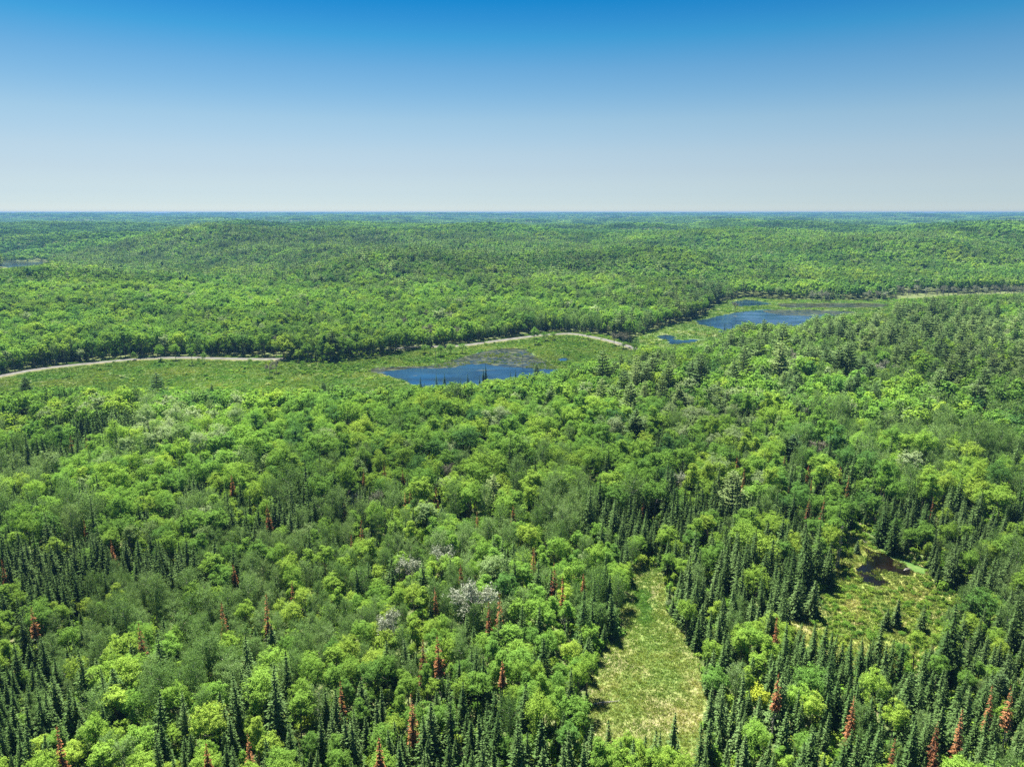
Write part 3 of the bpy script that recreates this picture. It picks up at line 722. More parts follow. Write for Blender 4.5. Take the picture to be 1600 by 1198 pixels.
# ------------------------------------------------------------------ geometry nodes: one object of points -> instances
def gn_scatter(name, pts, models, label=None, align=False):
    """pts rows x, y, z, sxy, sz, rot, tint, model index; models = list of objects"""
    P = np.asarray(pts, np.float32)
    me = bpy.data.meshes.new(name)
    me.vertices.add(len(P)); me.vertices.foreach_set('co', P[:, :3].ravel())
    def attr(n, ty, data, f='value'):
        a = me.attributes.new(n, ty, 'POINT'); a.data.foreach_set(f, np.ascontiguousarray(data).ravel())
    attr('sc', 'FLOAT_VECTOR', P[:, [3, 3, 4]], 'vector')
    attr('rz', 'FLOAT_VECTOR', np.stack([np.random.default_rng(3).normal(0, .025, len(P)), np.random.default_rng(4).normal(0, .025, len(P)), P[:, 5]], 1), 'vector')
    attr('tint', 'FLOAT', P[:, 6])
    attr('pick', 'INT', P[:, 7].astype(np.int32))
    col = bpy.data.collections.new(name+'_models')
    for i, o in enumerate(models):
        o.name = 'm%03d' % i
        o2 = o
        o2.name = 'model_%03d' % i
        col.objects.link(o2)
    # collection children come out in name order: check it
    order = {o: i for i, o in enumerate(sorted(models, key=lambda q: q.name))}
    remap = np.array([order[o] for o in models], np.int32)
    me.attributes['pick'].data.foreach_set('value', remap[P[:, 7].astype(int)])
    o = obj(name, me)
    ng = bpy.data.node_groups.new(name, 'GeometryNodeTree')
    ng.interface.new_socket('Geometry', in_out='INPUT', socket_type='NodeSocketGeometry')
    ng.interface.new_socket('Geometry', in_out='OUTPUT', socket_type='NodeSocketGeometry')
    N, L = ng.nodes, ng.links
    gi = N.new('NodeGroupInput'); go = N.new('NodeGroupOutput')
    ci = N.new('GeometryNodeCollectionInfo'); ci.inputs['Collection'].default_value = col
    ci.inputs['Separate Children'].default_value = True; ci.inputs['Reset Children'].default_value = True
    iop = N.new('GeometryNodeInstanceOnPoints'); iop.inputs['Pick Instance'].default_value = True
    def named(n, ty):
        a = N.new('GeometryNodeInputNamedAttribute'); a.data_type = ty; a.inputs['Name'].default_value = n
        return a.outputs['Attribute']
    L.new(gi.outputs[0], iop.inputs['Points']); L.new(ci.outputs[0], iop.inputs['Instance'])
    L.new(named('pick', 'INT'), iop.inputs['Instance Index'])
    L.new(named('rz', 'FLOAT_VECTOR'), iop.inputs['Rotation'])
    L.new(named('sc', 'FLOAT_VECTOR'), iop.inputs['Scale'])
    L.new(iop.outputs[0], go.inputs[0])
    md = o.modifiers.new('scatter', 'NODES'); md.node_group = ng
    o['kind'] = 'stuff'
    if label: o['label'] = label
    return o
FOREST_LABEL = {'broadleaf_tree': 'bright green broadleaf woodland rolling away behind the nearer trees',
    'spruce_tree': 'dark spiry spruce wood standing among the broadleaf forest',
    'aspen_tree': 'grey green airy aspen wood among the broadleaf forest',
    'pine_tree': 'pale layered pine wood on the ridges beyond the lakes'}
FOREST_NAME = {'broadleaf_tree': 'broadleaf_forest', 'spruce_tree': 'spruce_forest', 'aspen_tree': 'aspen_forest', 'pine_tree': 'pine_forest'}
for k in KINDS:
    models = []; first = {}
    for l in (0, 1, 2):
        first[l] = (len(models), len(PROTO[k][l])); models += PROTO[k][l]
    rows = []
    for q in POINTS[k]:
        a, n = first[q[7]]
        rows.append((*q[:7], a + int(r1_.integers(0, n))))
    gn_scatter(FOREST_NAME[k], rows, models, FOREST_LABEL[k])

# far-off woodland beyond 1750 m: patches of several crowns each
def patch(seed, size=30.0, n=16, nl=34, ls=2.4, conifer=0.25):
    r = np.random.default_rng(seed); g = Geo()
    g2 = Geo()
    for i in range(n):
        x, y = r.uniform(-size/2, size/2, 2)
        if r.random() < conifer:
            H = r.uniform(12, 19); m = 26
            f = r.random(m); a = r.uniform(0, 6.28, m); rr = 2.6*(1-f)**.8+.3
            C = np.stack([x+rr*np.cos(a), y+rr*np.sin(a), H*(0.35+0.65*f)], 1)
            g2.leaves(C, np.stack([np.cos(a), np.sin(a), 0.9+0*a], 1), rdir(r, m), ls*.9, ls*.6)
        else:
            H = r.uniform(11, 18); Rr = r.uniform(3, 5); m = nl
            d = rdir(r, m); d[:, 2] = np.abs(d[:, 2])*1.1 - 0.15
            C = np.array([x, y, H-Rr*1.0]) + d*np.array([Rr, Rr, Rr*0.95])*r.uniform(.75, 1.05, m)[:, None]
            g.leaves(C, d+[0, 0, .3]+.4*rdir(r, m), rdir(r, m), ls*r.uniform(.8, 1.3, m), ls*.8)
    if not g2.V: g2.leaves(np.zeros((1, 3)), np.ones((1, 3)), rdir(r, 1), .1, .1)
    return g, g2
patches = [proto('woodland_patch', patch(600+i, conifer=[.05, .1, .2, .35, .6, .8][i]), [M_BROAD, M_SPRUCE]) for i in range(6)]
rows = []
for d0, d1, cell, sc in ((1750, 4200, 25.0, 1.0), (4200, 12800, 50.0, 1.9)):
    X, Y = sow(d0, d1, cell, 9+int(sc*10))
    Z = terrain(X, Y)
    m_ = np.clip((0.30 + 0.28*snoise(X, Y, 700, 91) + 0.16*snoise(X, Y, 150, 92) + rng.normal(0, .15, X.shape))*6, 0, 5.99).astype(int)
    tt = np.clip(0.33 + .22*snoise(X, Y, 300, 93) + .10*snoise(X, Y, 1100, 94) + rng.normal(0, .10, X.shape), 0, .8)
    for x, y, z, m, t in zip(X, Y, Z, m_, tt):
        rows.append((x, y, z-1.0, sc, 1.0+0.12*(sc-1)+rng.uniform(-.12, .12), rng.integers(0, 4)*math.pi/2, t, m))
gn_scatter('distant_forest', rows, patches, 'far off mixed woodland fading into blue haze at the horizon')

# ------------------------------------------------------------------ ground sheet
na, nd = 600, 300
angs = np.linspace(-math.pi, math.pi, na, endpoint=False)
dist = np.concatenate([[0.0], np.geomspace(20, 14500, nd-1)])
A_, D_ = np.meshgrid(angs, dist)
GXv = D_*np.sin(A_); GYv = D_*np.cos(A_)
GZ = terrain(GXv, GYv)
V = np.stack([GXv, GYv, GZ], -1).reshape(-1, 3)
ii, jj = np.meshgrid(np.arange(nd-1), np.arange(na), indexing='ij')
F = np.stack([ii*na+jj, ii*na+(jj+1) % na, (ii+1)*na+(jj+1) % na, (ii+1)*na+jj], -1).reshape(-1, 4)[:, ::-1]
m, N, L = nt('forest_floor')
out = N.new('ShaderNodeOutputMaterial'); df = N.new('ShaderNodeBsdfPrincipled'); df.inputs['Roughness'].default_value = 1
df.inputs['Specular IOR Level'].default_value = 0.05
geo = N.new('ShaderNodeNewGeometry'); n1 = N.new('ShaderNodeTexNoise'); n1.inputs['Scale'].default_value = 0.5; n1.inputs['Detail'].default_value = 8
L.new(geo.outputs['Position'], n1.inputs['Vector'])
rp = ramp(N, [(0.3, (0.07,0.10,0.036)), (0.5, (0.12,0.16,0.055)), (0.7, (0.17,0.15,0.085))])
L.new(n1.outputs['Fac'], rp.inputs['Fac']); L.new(rp.outputs[0], df.inputs['Base Color']); L.new(df.outputs[0], out.inputs[0])
tag(obj('ground', mesh_from('ground', V, F, [m], smooth=True)), 'rolling forest floor under the trees', kind='structure')

# ------------------------------------------------------------------ meadow, marsh and water sheets
def rough_outline(poly_px, z, seed, amp, step=2.0, closed=True):
    """outline on the ground with an uneven natural edge"""
    P = ground([p[0] for p in poly_px], [p[1] for p in poly_px])
    r = np.random.default_rng(seed); out = []
    n = len(P)
    for i in range(n):
        a, b = P[i], P[(i+1) % n]; l = np.linalg.norm(b-a); k = max(1, int(l/step))
        for q in range(k): out.append(a + (b-a)*q/k)
    out = np.array(out)
    d = np.roll(out, -1, 0) - np.roll(out, 1, 0); d /= np.maximum(np.linalg.norm(d, axis=1, keepdims=True), 1e-6)
    nr = np.stack([-d[:, 1], d[:, 0]], 1)
    a = snoise(out[:, 0], out[:, 1], step*5, seed)[:, None] + 0.6*snoise(out[:, 0], out[:, 1], step*2, seed+1)[:, None]
    return out + nr*a*amp
def sheet(name, pts, z, mat, label, kind='structure'):
    import bmesh
    bm = bmesh.new()
    vs = [bm.verts.new((p[0], p[1], z)) for p in pts]
    ed = [bm.edges.new((vs[i], vs[(i+1) % len(vs)])) for i in range(len(vs))]
    bmesh.ops.triangle_fill(bm, use_beauty=True, use_dissolve=False, edges=ed)
    bmesh.ops.recalc_face_normals(bm, faces=bm.faces)
    if bm.faces and sum(f.normal.z for f in bm.faces) < 0: bmesh.ops.reverse_faces(bm, faces=bm.faces)
    me = bpy.data.meshes.new(name); bm.to_mesh(me); bm.free(); me.materials.append(mat)
    return tag(obj(name, me), label, kind=kind)
def ground_material(name, stops, scale, fine, detail=6, stretch=(1, 1, 1), bump=0.0):
    m, N, L = nt(name)
    out = N.new('ShaderNodeOutputMaterial'); df = N.new('ShaderNodeBsdfPrincipled'); df.inputs['Roughness'].default_value = 1
    df.inputs['Specular IOR Level'].default_value = 0.05
    geo = N.new('ShaderNodeNewGeometry'); mp = N.new('ShaderNodeMapping'); mp.inputs['Scale'].default_value = stretch
    L.new(geo.outputs['Position'], mp.inputs['Vector'])
    n1 = N.new('ShaderNodeTexNoise'); n1.inputs['Scale'].default_value = scale; n1.inputs['Detail'].default_value = detail; n1.inputs['Distortion'].default_value = 0.6
    n2 = N.new('ShaderNodeTexNoise'); n2.inputs['Scale'].default_value = fine; n2.inputs['Detail'].default_value = 5
    for n in (n1, n2): L.new(mp.outputs[0], n.inputs['Vector'])
    mx = N.new('ShaderNodeMath'); mx.operation = 'MULTIPLY_ADD'; mx.inputs[1].default_value = 0.55
    L.new(n2.outputs['Fac'], mx.inputs[0])
    mul = N.new('ShaderNodeMath'); mul.operation = 'MULTIPLY'; mul.inputs[1].default_value = 0.9
    L.new(n1.outputs['Fac'], mul.inputs[0]); L.new(mul.outputs[0], mx.inputs[2])
    rp = ramp(N, stops); L.new(mx.outputs[0], rp.inputs['Fac'])
    L.new(rp.outputs[0], df.inputs['Base Color'])
    if bump:
        bp = N.new('ShaderNodeBump'); bp.inputs['Strength'].default_value = bump; bp.inputs['Distance'].default_value = 0.5
        L.new(n2.outputs['Fac'], bp.inputs['Height']); L.new(bp.outputs[0], df.inputs['Normal'])
    L.new(df.outputs[0], out.inputs[0])
    return m
M_MEADOW = ground_material('meadow_grass', [(0.50,(0.11,0.19,0.05)),(0.64,(0.18,0.25,0.07)),(0.78,(0.27,0.29,0.11)),(0.90,(0.38,0.34,0.19))], 0.10, 1.6, bump=0.6)
M_SEDGE = ground_material('marsh_sedge', [(0.50,(0.045,0.095,0.028)),(0.62,(0.085,0.145,0.042)),(0.74,(0.125,0.18,0.06)),(0.88,(0.17,0.19,0.085))], 0.035, 0.35, stretch=(0.6, 1, 1), bump=0.4)
def water_material(name, deep, murk, mat_col, mat_amt, scale, rough=0.06):
    m, N, L = nt(name)
    out = N.new('ShaderNodeOutputMaterial'); pr = N.new('ShaderNodeBsdfPrincipled')
    geo = N.new('ShaderNodeNewGeometry')
    mp = N.new('ShaderNodeMapping'); mp.inputs['Scale'].default_value = (0.45, 1, 1); L.new(geo.outputs['Position'], mp.inputs['Vector'])
    n1 = N.new('ShaderNodeTexNoise'); n1.inputs['Scale'].default_value = scale; n1.inputs['Detail'].default_value = 7; n1.inputs['Distortion'].default_value = 1.0
    L.new(mp.outputs[0], n1.inputs['Vector'])
    rp = ramp(N, [(0.40, deep), (0.60, murk)]); L.new(n1.outputs['Fac'], rp.inputs['Fac'])
    # floating weed
    n2 = N.new('ShaderNodeTexNoise'); n2.inputs['Scale'].default_value = scale*2.3; n2.inputs['Detail'].default_value = 8; n2.inputs['Distortion'].default_value = 1.4
    L.new(mp.outputs[0], n2.inputs['Vector'])
    mk = N.new('ShaderNodeMapRange'); mk.inputs['From Min'].default_value = 1-mat_amt; mk.inputs['From Max'].default_value = 1-mat_amt+0.16
    L.new(n2.outputs['Fac'], mk.inputs['Value'])
    mx = N.new('ShaderNodeMix'); mx.data_type = 'RGBA'; mx.inputs['B'].default_value = (*mat_col, 1)
    L.new(mk.outputs[0], mx.inputs['Factor']); L.new(rp.outputs[0], mx.inputs['A'])
    L.new(mx.outputs['Result'], pr.inputs['Base Color'])
    mr = N.new('ShaderNodeMapRange'); mr.inputs['To Min'].default_value = rough; mr.inputs['To Max'].default_value = 0.8
    L.new(mk.outputs[0], mr.inputs['Value']); L.new(mr.outputs[0], pr.inputs['Roughness'])
    pr.inputs['IOR'].default_value = 1.33
    n3 = N.new('ShaderNodeTexNoise'); n3.inputs['Scale'].default_value = 1.3; n3.inputs['Detail'].default_value = 3
    L.new(geo.outputs['Position'], n3.inputs['Vector'])
    n4 = N.new('ShaderNodeTexNoise'); n4.inputs['Scale'].default_value = 0.05; n4.inputs['Detail'].default_value = 2
    L.new(mp.outputs[0], n4.inputs['Vector'])
    ms = N.new('ShaderNodeMapRange'); ms.inputs['From Min'].default_value = .4; ms.inputs['From Max'].default_value = .6; ms.inputs['To Min'].default_value = 0.05; ms.inputs['To Max'].default_value = 0.9
    L.new(n4.outputs['Fac'], ms.inputs['Value'])
    bp = N.new('ShaderNodeBump'); bp.inputs['Distance'].default_value = 0.25
    L.new(ms.outputs[0], bp.inputs['Strength']); L.new(n3.outputs['Fac'], bp.inputs['Height'])
    L.new(bp.outputs[0], pr.inputs['Normal'])
    L.new(pr.outputs[0], out.inputs[0])
    return m
M_WATER = water_material('lake_water', (0.005,0.016,0.038), (0.012,0.036,0.072), (0.06,0.075,0.035), 0.34, 0.03)
M_BROWN = water_material('brown_weedy_water', (0.010,0.009,0.006), (0.020,0.018,0.009), (0.050,0.064,0.022), 0.53, 0.13, 0.10)
M_POND = water_material('black_pond_water', (0.003,0.003,0.002), (0.009,0.006,0.004), (0.05,0.045,0.02), 0.22, 0.12, 0.06)

def arr(poly): return poly
sheet('meadow', rough_outline(G_MEADOW, 0, 31, 0.7), 0.010, M_MEADOW, 'long grassy clearing of straw and green grass')
M_GLADE = ground_material('glade_grass', [(0.50,(0.10,0.17,0.04)),(0.62,(0.19,0.26,0.06)),(0.76,(0.29,0.32,0.09)),(0.90,(0.38,0.34,0.17))], 0.12, 1.6, bump=0.6)
sheet('glade', rough_outline(G_GLADE, 0, 33, 0.9), 0.010, M_GLADE, 'shrubby yellow green clearing round the black pond')
sheet('marsh', rough_outline(G_MARSH, 0, 35, 2.0, 5.0), 0.010, M_SEDGE, 'open sedge marsh beside the gravel road')
sheet('wetland', rough_outline(G_LAKE, 0, 37, 3.0, 8.0), 0.010, M_SEDGE, 'sedge wetland round the far lake')
W_LAKE1 = [(571,577),(600,573),(640,572),(665,572),(690,567),(712,561),(730,556),(752,550),(775,545),(800,543),(822,545),(835,556),(850,562),(862,570),(875,580),(868,592),(840,600),(780,604),(720,608),(660,606),(645,601),(630,594),(615,590),(600,585),(582,582)]
W_BROWN1 = [(571,577),(600,573),(640,572),(665,572),(690,567),(712,561),(730,556),(752,550),(775,545),(800,543),(822,545),(835,556),(850,562),(862,570),(868,577),(845,577),(815,574),(790,573),(760,570),(735,569),(712,574),(690,575),(665,575),(640,577),(610,580),(590,583),(580,582)]
W_LAKE2 = [(1086,502),(1098,499),(1120,494),(1140,490),(1165,486),(1185,484),(1200,483),(1215,485),(1240,487),(1270,488),(1300,490),(1320,495),(1300,505),(1262,512),(1200,514),(1160,516),(1140,520),(1128,521),(1124,514),(1108,510),(1092,507)]
W_MAT2 = [(1190,485),(1215,484),(1262,484),(1300,485),(1340,487),(1330,492),(1290,492),(1262,494),(1235,493),(1210,491),(1196,488)]
W_TOP = [(1140,473),(1152,470),(1165,468),(1185,470),(1200,473),(1208,475),(1196,477),(1175,478),(1158,479),(1148,476)]
W_STRIP = [(1214,474.5),(1240,473.5),(1280,473.5),(1330,473.5),(1370,474),(1392,476),(1384,480),(1340,481),(1300,480.5),(1262,481.5),(1235,481),(1216,479)]
W_SMALL = [(1028,524),(1040,523),(1052,525),(1056,530),(1068,532),(1084,530),(1096,531),(1080,535),(1062,538),(1048,538),(1042,532),(1030,528)]
W_SHALLOW = [(870,560),(884,559),(892,561),(885,564),(872,565)]
sheet('lake', rough_outline(W_LAKE1, 0, 41, 0.9, 3), 0.020, M_WATER, 'blue water of the nearer lake')
sheet('lake_shallows', rough_outline(W_BROWN1, 0, 43, 1.6, 3), 0.030, M_BROWN, 'brown weedy shallows of the nearer lake')
sheet('far_lake', rough_outline(W_LAKE2, 0, 45, 1.6, 5), 0.020, M_WATER, 'bright blue water of the far lake')
sheet('far_lake_weed', rough_outline(W_MAT2, 0, 47, 2.4, 5), 0.030, M_BROWN, 'weed covered right end of the far lake')
sheet('far_lake_upper', rough_outline(W_TOP, 0, 49, 1.2, 5), 0.020, M_WATER, 'dark water above the grassy berm of the far lake')
sheet('far_channel', rough_outline(W_STRIP, 0, 51, 2.0, 5), 0.020, M_BROWN, 'narrow brown channel along the far shore')
sheet('marsh_pool', rough_outline(W_SMALL, 0, 53, 1.4, 3), 0.020, M_WATER, 'small blue pool in the sedge')
sheet('marsh_puddle', rough_outline(W_SHALLOW, 0, 54, 0.8, 2), 0.020, M_WATER, 'shallow puddle at the right end of the marsh')
sheet('river', rough_outline([(-110,426),(0,409.5),(40,405.5),(80,403.5),(90,406),(60,414),(0,422),(-110,445)], 0, 55, 4, 12), 0.030, M_WATER, 'glimpse of a river in the wooded valley')
sheet('pond', rough_outline([(1348,854),(1360,859),(1390,869),(1415,883),(1433,893),(1428,899),(1408,898),(1392,892),(1374,896),(1384,904),(1394,912),(1376,918),(1358,915),(1340,903),(1338,887),(1354,880),(1352,866)], 0, 57, 0.5, 1.5), 0.020, M_POND, 'black still pond in the clearing')
M_BRIGHTG = ground_material('lush_grass', [(0.50,(0.045,0.10,0.026)),(0.70,(0.08,0.155,0.036)),(0.88,(0.13,0.18,0.05))], 0.2, 1.2, bump=0.5)
sheet('pond_bank', rough_outline([(1362,846),(1372,850),(1395,866),(1425,878),(1450,890),(1446,899),(1430,893),(1405,878),(1385,865),(1366,858)], 0, 59, 0.3, 1.5), 0.030, M_BRIGHTG, 'lush green grass bank along the pond')
sheet('grass_patch', rough_outline([(995,925),(1008,918),(1018,930),(1016,950),(1020,975),(1005,982),(996,970),(998,950)], 0, 61, 0.8, 1.5), 0.016, M_BRIGHTG, 'lush green patch at the narrow end of the clearing')
# narrow creek through the marsh
def ribbon(name, pxs, width, z, mat, label, seed=0, step=3.0, wob=0.0, kind='structure'):
    P = ground([p[0] for p in pxs], [p[1] for p in pxs]); out = []
    for i in range(len(P)-1):
        l = np.linalg.norm(P[i+1]-P[i]); k = max(1, int(l/step))
        # Catmull-Rom between the read points
        p0 = P[max(i-1, 0)]; p1 = P[i]; p2 = P[i+1]; p3 = P[min(i+2, len(P)-1)]
        for q in range(k):
            t = q/k
            out.append(0.5*((2*p1)+(-p0+p2)*t+(2*p0-5*p1+4*p2-p3)*t*t+(-p0+3*p1-3*p2+p3)*t**3))
    out.append(P[-1]); out = np.array(out)
    out = out + wob*np.stack([snoise(out[:, 0], out[:, 1], 14, seed), snoise(out[:, 0], out[:, 1], 14, seed+3)], 1)
    d = np.gradient(out, axis=0); d /= np.linalg.norm(d, axis=1, keepdims=True); nr = np.stack([-d[:, 1], d[:, 0]], 1)
    return out, nr
c, nr = ribbon('creek', [(-40,601),(0,599),(25,598),(48,597),(62,593),(80,592),(100,592),(118,588),(140,588),(160,585),(176,587),(186,590),(197,592)], 1, 0, None, '', 5, 2.0, 2.2)
creek_c = c
w = 1.1*(1+0.5*snoise(c[:, 0], c[:, 1], 9, 8))[:, None]
V = np.concatenate([c-nr*w, c+nr*w]); V = np.concatenate([V, np.full((len(V), 1), 0.02)], 1)
n = len(c); F = np.array([[i, i+1, n+i+1, n+i] for i in range(n-1)])[:, ::-1]
tag(obj('creek', mesh_from('creek', V, F, [M_POND])), 'thin dark creek winding through the marsh', kind='structure')
# gravel road on its low embankment: verge, shoulder, crown
M_GRAVEL = ground_material('pale_gravel', [(0.45,(0.085,0.083,0.075)),(0.65,(0.125,0.122,0.112)),(0.85,(0.18,0.175,0.162))], 0.3, 3.0)
M_VERGE = ground_material('road_verge', [(0.45,(0.06,0.08,0.03)),(0.65,(0.11,0.14,0.05)),(0.85,(0.20,0.19,0.10))], 0.2, 1.5)
c, nr = ribbon('road', ROAD_PX, 1, 0, None, '', 5, 3.0, 0)
prof = [(-5.0, 0.0), (-2.7, 0.65), (-2.3, 0.72), (0, 0.78), (2.3, 0.72), (2.7, 0.65), (5.0, 0.0)]
V = np.concatenate([np.concatenate([c + nr*o_, np.full((n_ := len(c), 1), h_ + 0.0)], 1) for o_, h_ in prof])
V[:, 2] += 0.005
F = []; MI = []
for a in range(len(prof)-1):
    for i in range(n_-1):
        F.append([a*n_+i, a*n_+i+1, (a+1)*n_+i+1, (a+1)*n_+i]); MI.append(1 if a in (0, 5) else 0)
me = mesh_from('road', V, np.array(F)[:, ::-1], [M_GRAVEL, M_VERGE], MI)
tag(obj('road', me), 'pale gravel road on a low bank past the marsh', kind='structure')

# ------------------------------------------------------------------ ground cover (nobody could count it)
def cover(name, poly, cell, seed, models, label, tint, smin=.7, smax=1.3, holes=(), dens=None, sz=1.0, band=None):
    P = ground([p[0] for p in poly], [p[1] for p in poly]); r = np.random.default_rng(seed)
    x0, y0 = P.min(0); x1, y1 = P.max(0)
    X, Y = np.meshgrid(np.arange(x0, x1, cell), np.arange(y0, y1, cell)); X = X.ravel(); Y = Y.ravel()
    X = X + r.uniform(-.5, .5, X.shape)*cell; Y = Y + r.uniform(-.5, .5, Y.shape)*cell
    px, py, _ = project(X, Y, 0*X)
    ok = in_poly(px, py, poly)
    for h in holes: ok &= ~in_poly(px, py, h)
    if dens is not None: ok &= r.random(X.shape) < dens(px, py, X, Y)
    X, Y, px, py = X[ok], Y[ok], px[ok], py[ok]
    t = np.clip(tint(px, py, X, Y, r), 0, 1)
    rows = np.stack([X, Y, terrain(X, Y), *(r.uniform(smin, smax, (1, len(X)))), r.uniform(smin, smax, len(X))*sz, r.uniform(0, 6.28, len(X)), t, r.integers(0, len(models), len(X))], 1)
    return gn_scatter(name, rows, models, label)
def tuft_models(cnt, **k): return [proto('tuft', (tuft(700+i, **k),), [M_GRASS]) for i in range(cnt)]
def bush_models(cnt, **k): return [proto('bush', (bush(740+i, **k),), [M_SHRUB]) for i in range(cnt)]
road_hole = lambda px, py, X, Y: 1.0*(np.min(np.hypot(X[:, None]-c[None, ::3, 0], Y[:, None]-c[None, ::3, 1]), axis=1) > 5.0)*(np.min(np.hypot(X[:, None]-creek_c[None, ::2, 0], Y[:, None]-creek_c[None, ::2, 1]), axis=1) > 1.9)
cover('meadow_grass', G_MEADOW, 1.0, 1, tuft_models(4, n=150, Rr=1.0, h=0.36, w=0.06), 'straw and green grass tufts in the long clearing',
      lambda px, py, X, Y, r: 0.33 + 0.17*snoise(X, Y, 14, 101) + 0.10*snoise(X, Y, 4, 102) + r.normal(0, .08, X.shape) + .12*sstep(1020, 1120, py) - 0.45*np.exp(-((px-1008)/15)**2-((py-948)/30)**2))
cover('glade_grass', G_GLADE, 1.1, 2, tuft_models(4, n=120, Rr=1.0, h=0.45, w=0.07), 'tall pale grass in the clearing round the pond',
      lambda px, py, X, Y, r: 0.36 + 0.20*snoise(X, Y, 16, 103) + 0.12*snoise(X, Y, 4, 104) + r.normal(0, .1, X.shape), holes=[[(1348,854),(1360,859),(1390,869),(1415,883),(1433,893),(1428,899),(1408,898),(1392,892),(1374,896),(1384,904),(1394,912),(1376,918),(1358,915),(1340,903),(1338,887),(1354,880),(1352,866)], [(1362,846),(1372,850),(1395,866),(1425,878),(1450,890),(1446,899),(1430,893),(1405,878),(1385,865),(1366,858)]])
cover('glade_shrubs', G_GLADE, 1.9, 3, bush_models(4, n=150, Rr=1.2, ls=0.34, hz=0.6), 'low bright green shrubs scattered over the clearing',
      lambda px, py, X, Y, r: 0.62 + 0.2*snoise(X, Y, 12, 105) + r.normal(0, .12, X.shape), .5, 1.15, holes=[[(1342,848),(1436,888),(1436,899),(1396,918),(1358,920),(1334,903),(1334,885)], [(1362,846),(1372,850),(1395,866),(1425,878),(1450,890),(1446,899),(1430,893),(1405,878),(1385,865),(1366,858)]],
      dens=lambda px, py, X, Y: np.clip(0.62 + 0.45*snoise(X, Y, 13, 106) + 0.25*sstep(1380, 1450, px), 0, 1))
WH = [W_LAKE1, W_SMALL, W_SHALLOW]
cover('marsh_grass', G_MARSH, 2.6, 4, tuft_models(4, n=110, Rr=2.2, h=0.6, w=0.20), 'green sedge tussocks over the open marsh',
      lambda px, py, X, Y, r: 0.22 + 0.15*snoise(X, Y, 40, 107) + 0.10*snoise(X, Y, 9, 108) + r.normal(0, .08, X.shape), holes=WH, dens=road_hole)
cover('marsh_shrubs', G_MARSH, 3.6, 5, bush_models(4, n=90, Rr=1.6, ls=0.6, hz=0.9), 'low willow scrub at the edges of the marsh',
      lambda px, py, X, Y, r: 0.45 + 0.2*snoise(X, Y, 30, 109) + r.normal(0, .12, X.shape), .5, 1.3, holes=WH,
      dens=lambda px, py, X, Y: road_hole(px, py, X, Y)*np.clip(0.06 + 0.32*snoise(X, Y, 26, 110) + 0.8*np.exp(-((px-520)/70)**2-((py-578)/12)**2) + 0.9*sstep(604, 612, py) + 0.7*np.exp(-((px-680)/60)**2-((py-560)/9)**2)+0.6*np.exp(-((px-890)/50)**2-((py-535)/7)**2)+0.5*np.exp(-((px-840)/40)**2-((py-572)/14)**2)*(px > 860), 0, 1))
cover('lake_reeds', W_BROWN1, 1.7, 14, tuft_models(3, n=60, Rr=0.9, h=0.5, w=0.16), 'reeds and lily leaves in the brown shallows of the nearer lake',
      lambda px, py, X, Y, r: 0.28 + 0.15*snoise(X, Y, 30, 121) + r.normal(0, .1, X.shape), dens=lambda px, py, X, Y: np.clip(0.10 + 0.55*snoise(X*0.5, Y, 16, 122) + 0.5*np.exp(-((px-850)/25)**2), 0, 1))
cover('pond_reeds', [(1346,852),(1360,858),(1390,868),(1415,882),(1433,893),(1425,900),(1405,898),(1390,892),(1372,897),(1385,905),(1392,912),(1375,918),(1358,915),(1340,902),(1338,885),(1355,878),(1352,865)], 1.0, 15, tuft_models(3, n=50, Rr=0.7, h=0.6, w=0.08), 'reeds and drowned grass round the black pond',
      lambda px, py, X, Y, r: 0.45 + r.normal(0, .12, X.shape), dens=lambda px, py, X, Y: np.clip(0.06 + 0.5*snoise(X, Y, 8, 123) + 0.8*np.exp(-((px-1370)/14)**2-((py-893)/5)**2), 0, 1))
WH2 = [W_LAKE2, W_TOP, W_STRIP, W_SMALL, W_MAT2]
cover('wetland_grass', G_LAKE, 4.2, 6, tuft_models(3, n=50, Rr=3.0, h=0.8, w=0.5), 'sedge on the wetland round the far lake',
      lambda px, py, X, Y, r: 0.20 + 0.15*snoise(X, Y, 40, 111) + r.normal(0, .08, X.shape), holes=WH2)
cover('wetland_shrubs', G_LAKE, 5.5, 7, bush_models(3, n=80, Rr=2.0, ls=0.8, hz=1.0), 'scrub round the far lake',
      lambda px, py, X, Y, r: 0.5 + 0.2*snoise(X, Y, 30, 112) + r.normal(0, .12, X.shape), .6, 1.4, holes=WH2,
      dens=lambda px, py, X, Y: np.clip(0.03 + 0.2*snoise(X, Y, 40, 113) + 0.9*sstep(500, 512, py)*(px > 1125) + 0.9*(px > 1395) + .5*sstep(536, 545, py), 0, 1))
# undergrowth of the near forest: bushes and saplings between the trunks
X, Y = sow(80, 520, 2.6, 31)
PX, PY, _ = project(X, Y, 0*X)
ok = np.ones(X.shape, bool)
for g in (G_MEADOW, G_GLADE, G_MARSH, G_LAKE): ok &= ~in_poly(PX, PY, g)
ok &= allowed(X, Y, 0*X, np.full(X.shape, 2.2), np.full(X.shape, 1.2))
X, Y, PX, PY = X[ok], Y[ok], PX[ok], PY[ok]
r3 = np.random.default_rng(77)
rows = np.stack([X, Y, terrain(X, Y), r3.uniform(.7, 1.7, len(X)), r3.uniform(.8, 2.2, len(X)), r3.uniform(0, 6.28, len(X)), np.clip(r3.normal(.55, .2, len(X)), 0, .95), r3.integers(0, 5, len(X))], 1)
gn_scatter('undergrowth', rows, bush_models(5, n=130, Rr=1.3, ls=0.42), 'leafy undergrowth and saplings between the trunks')

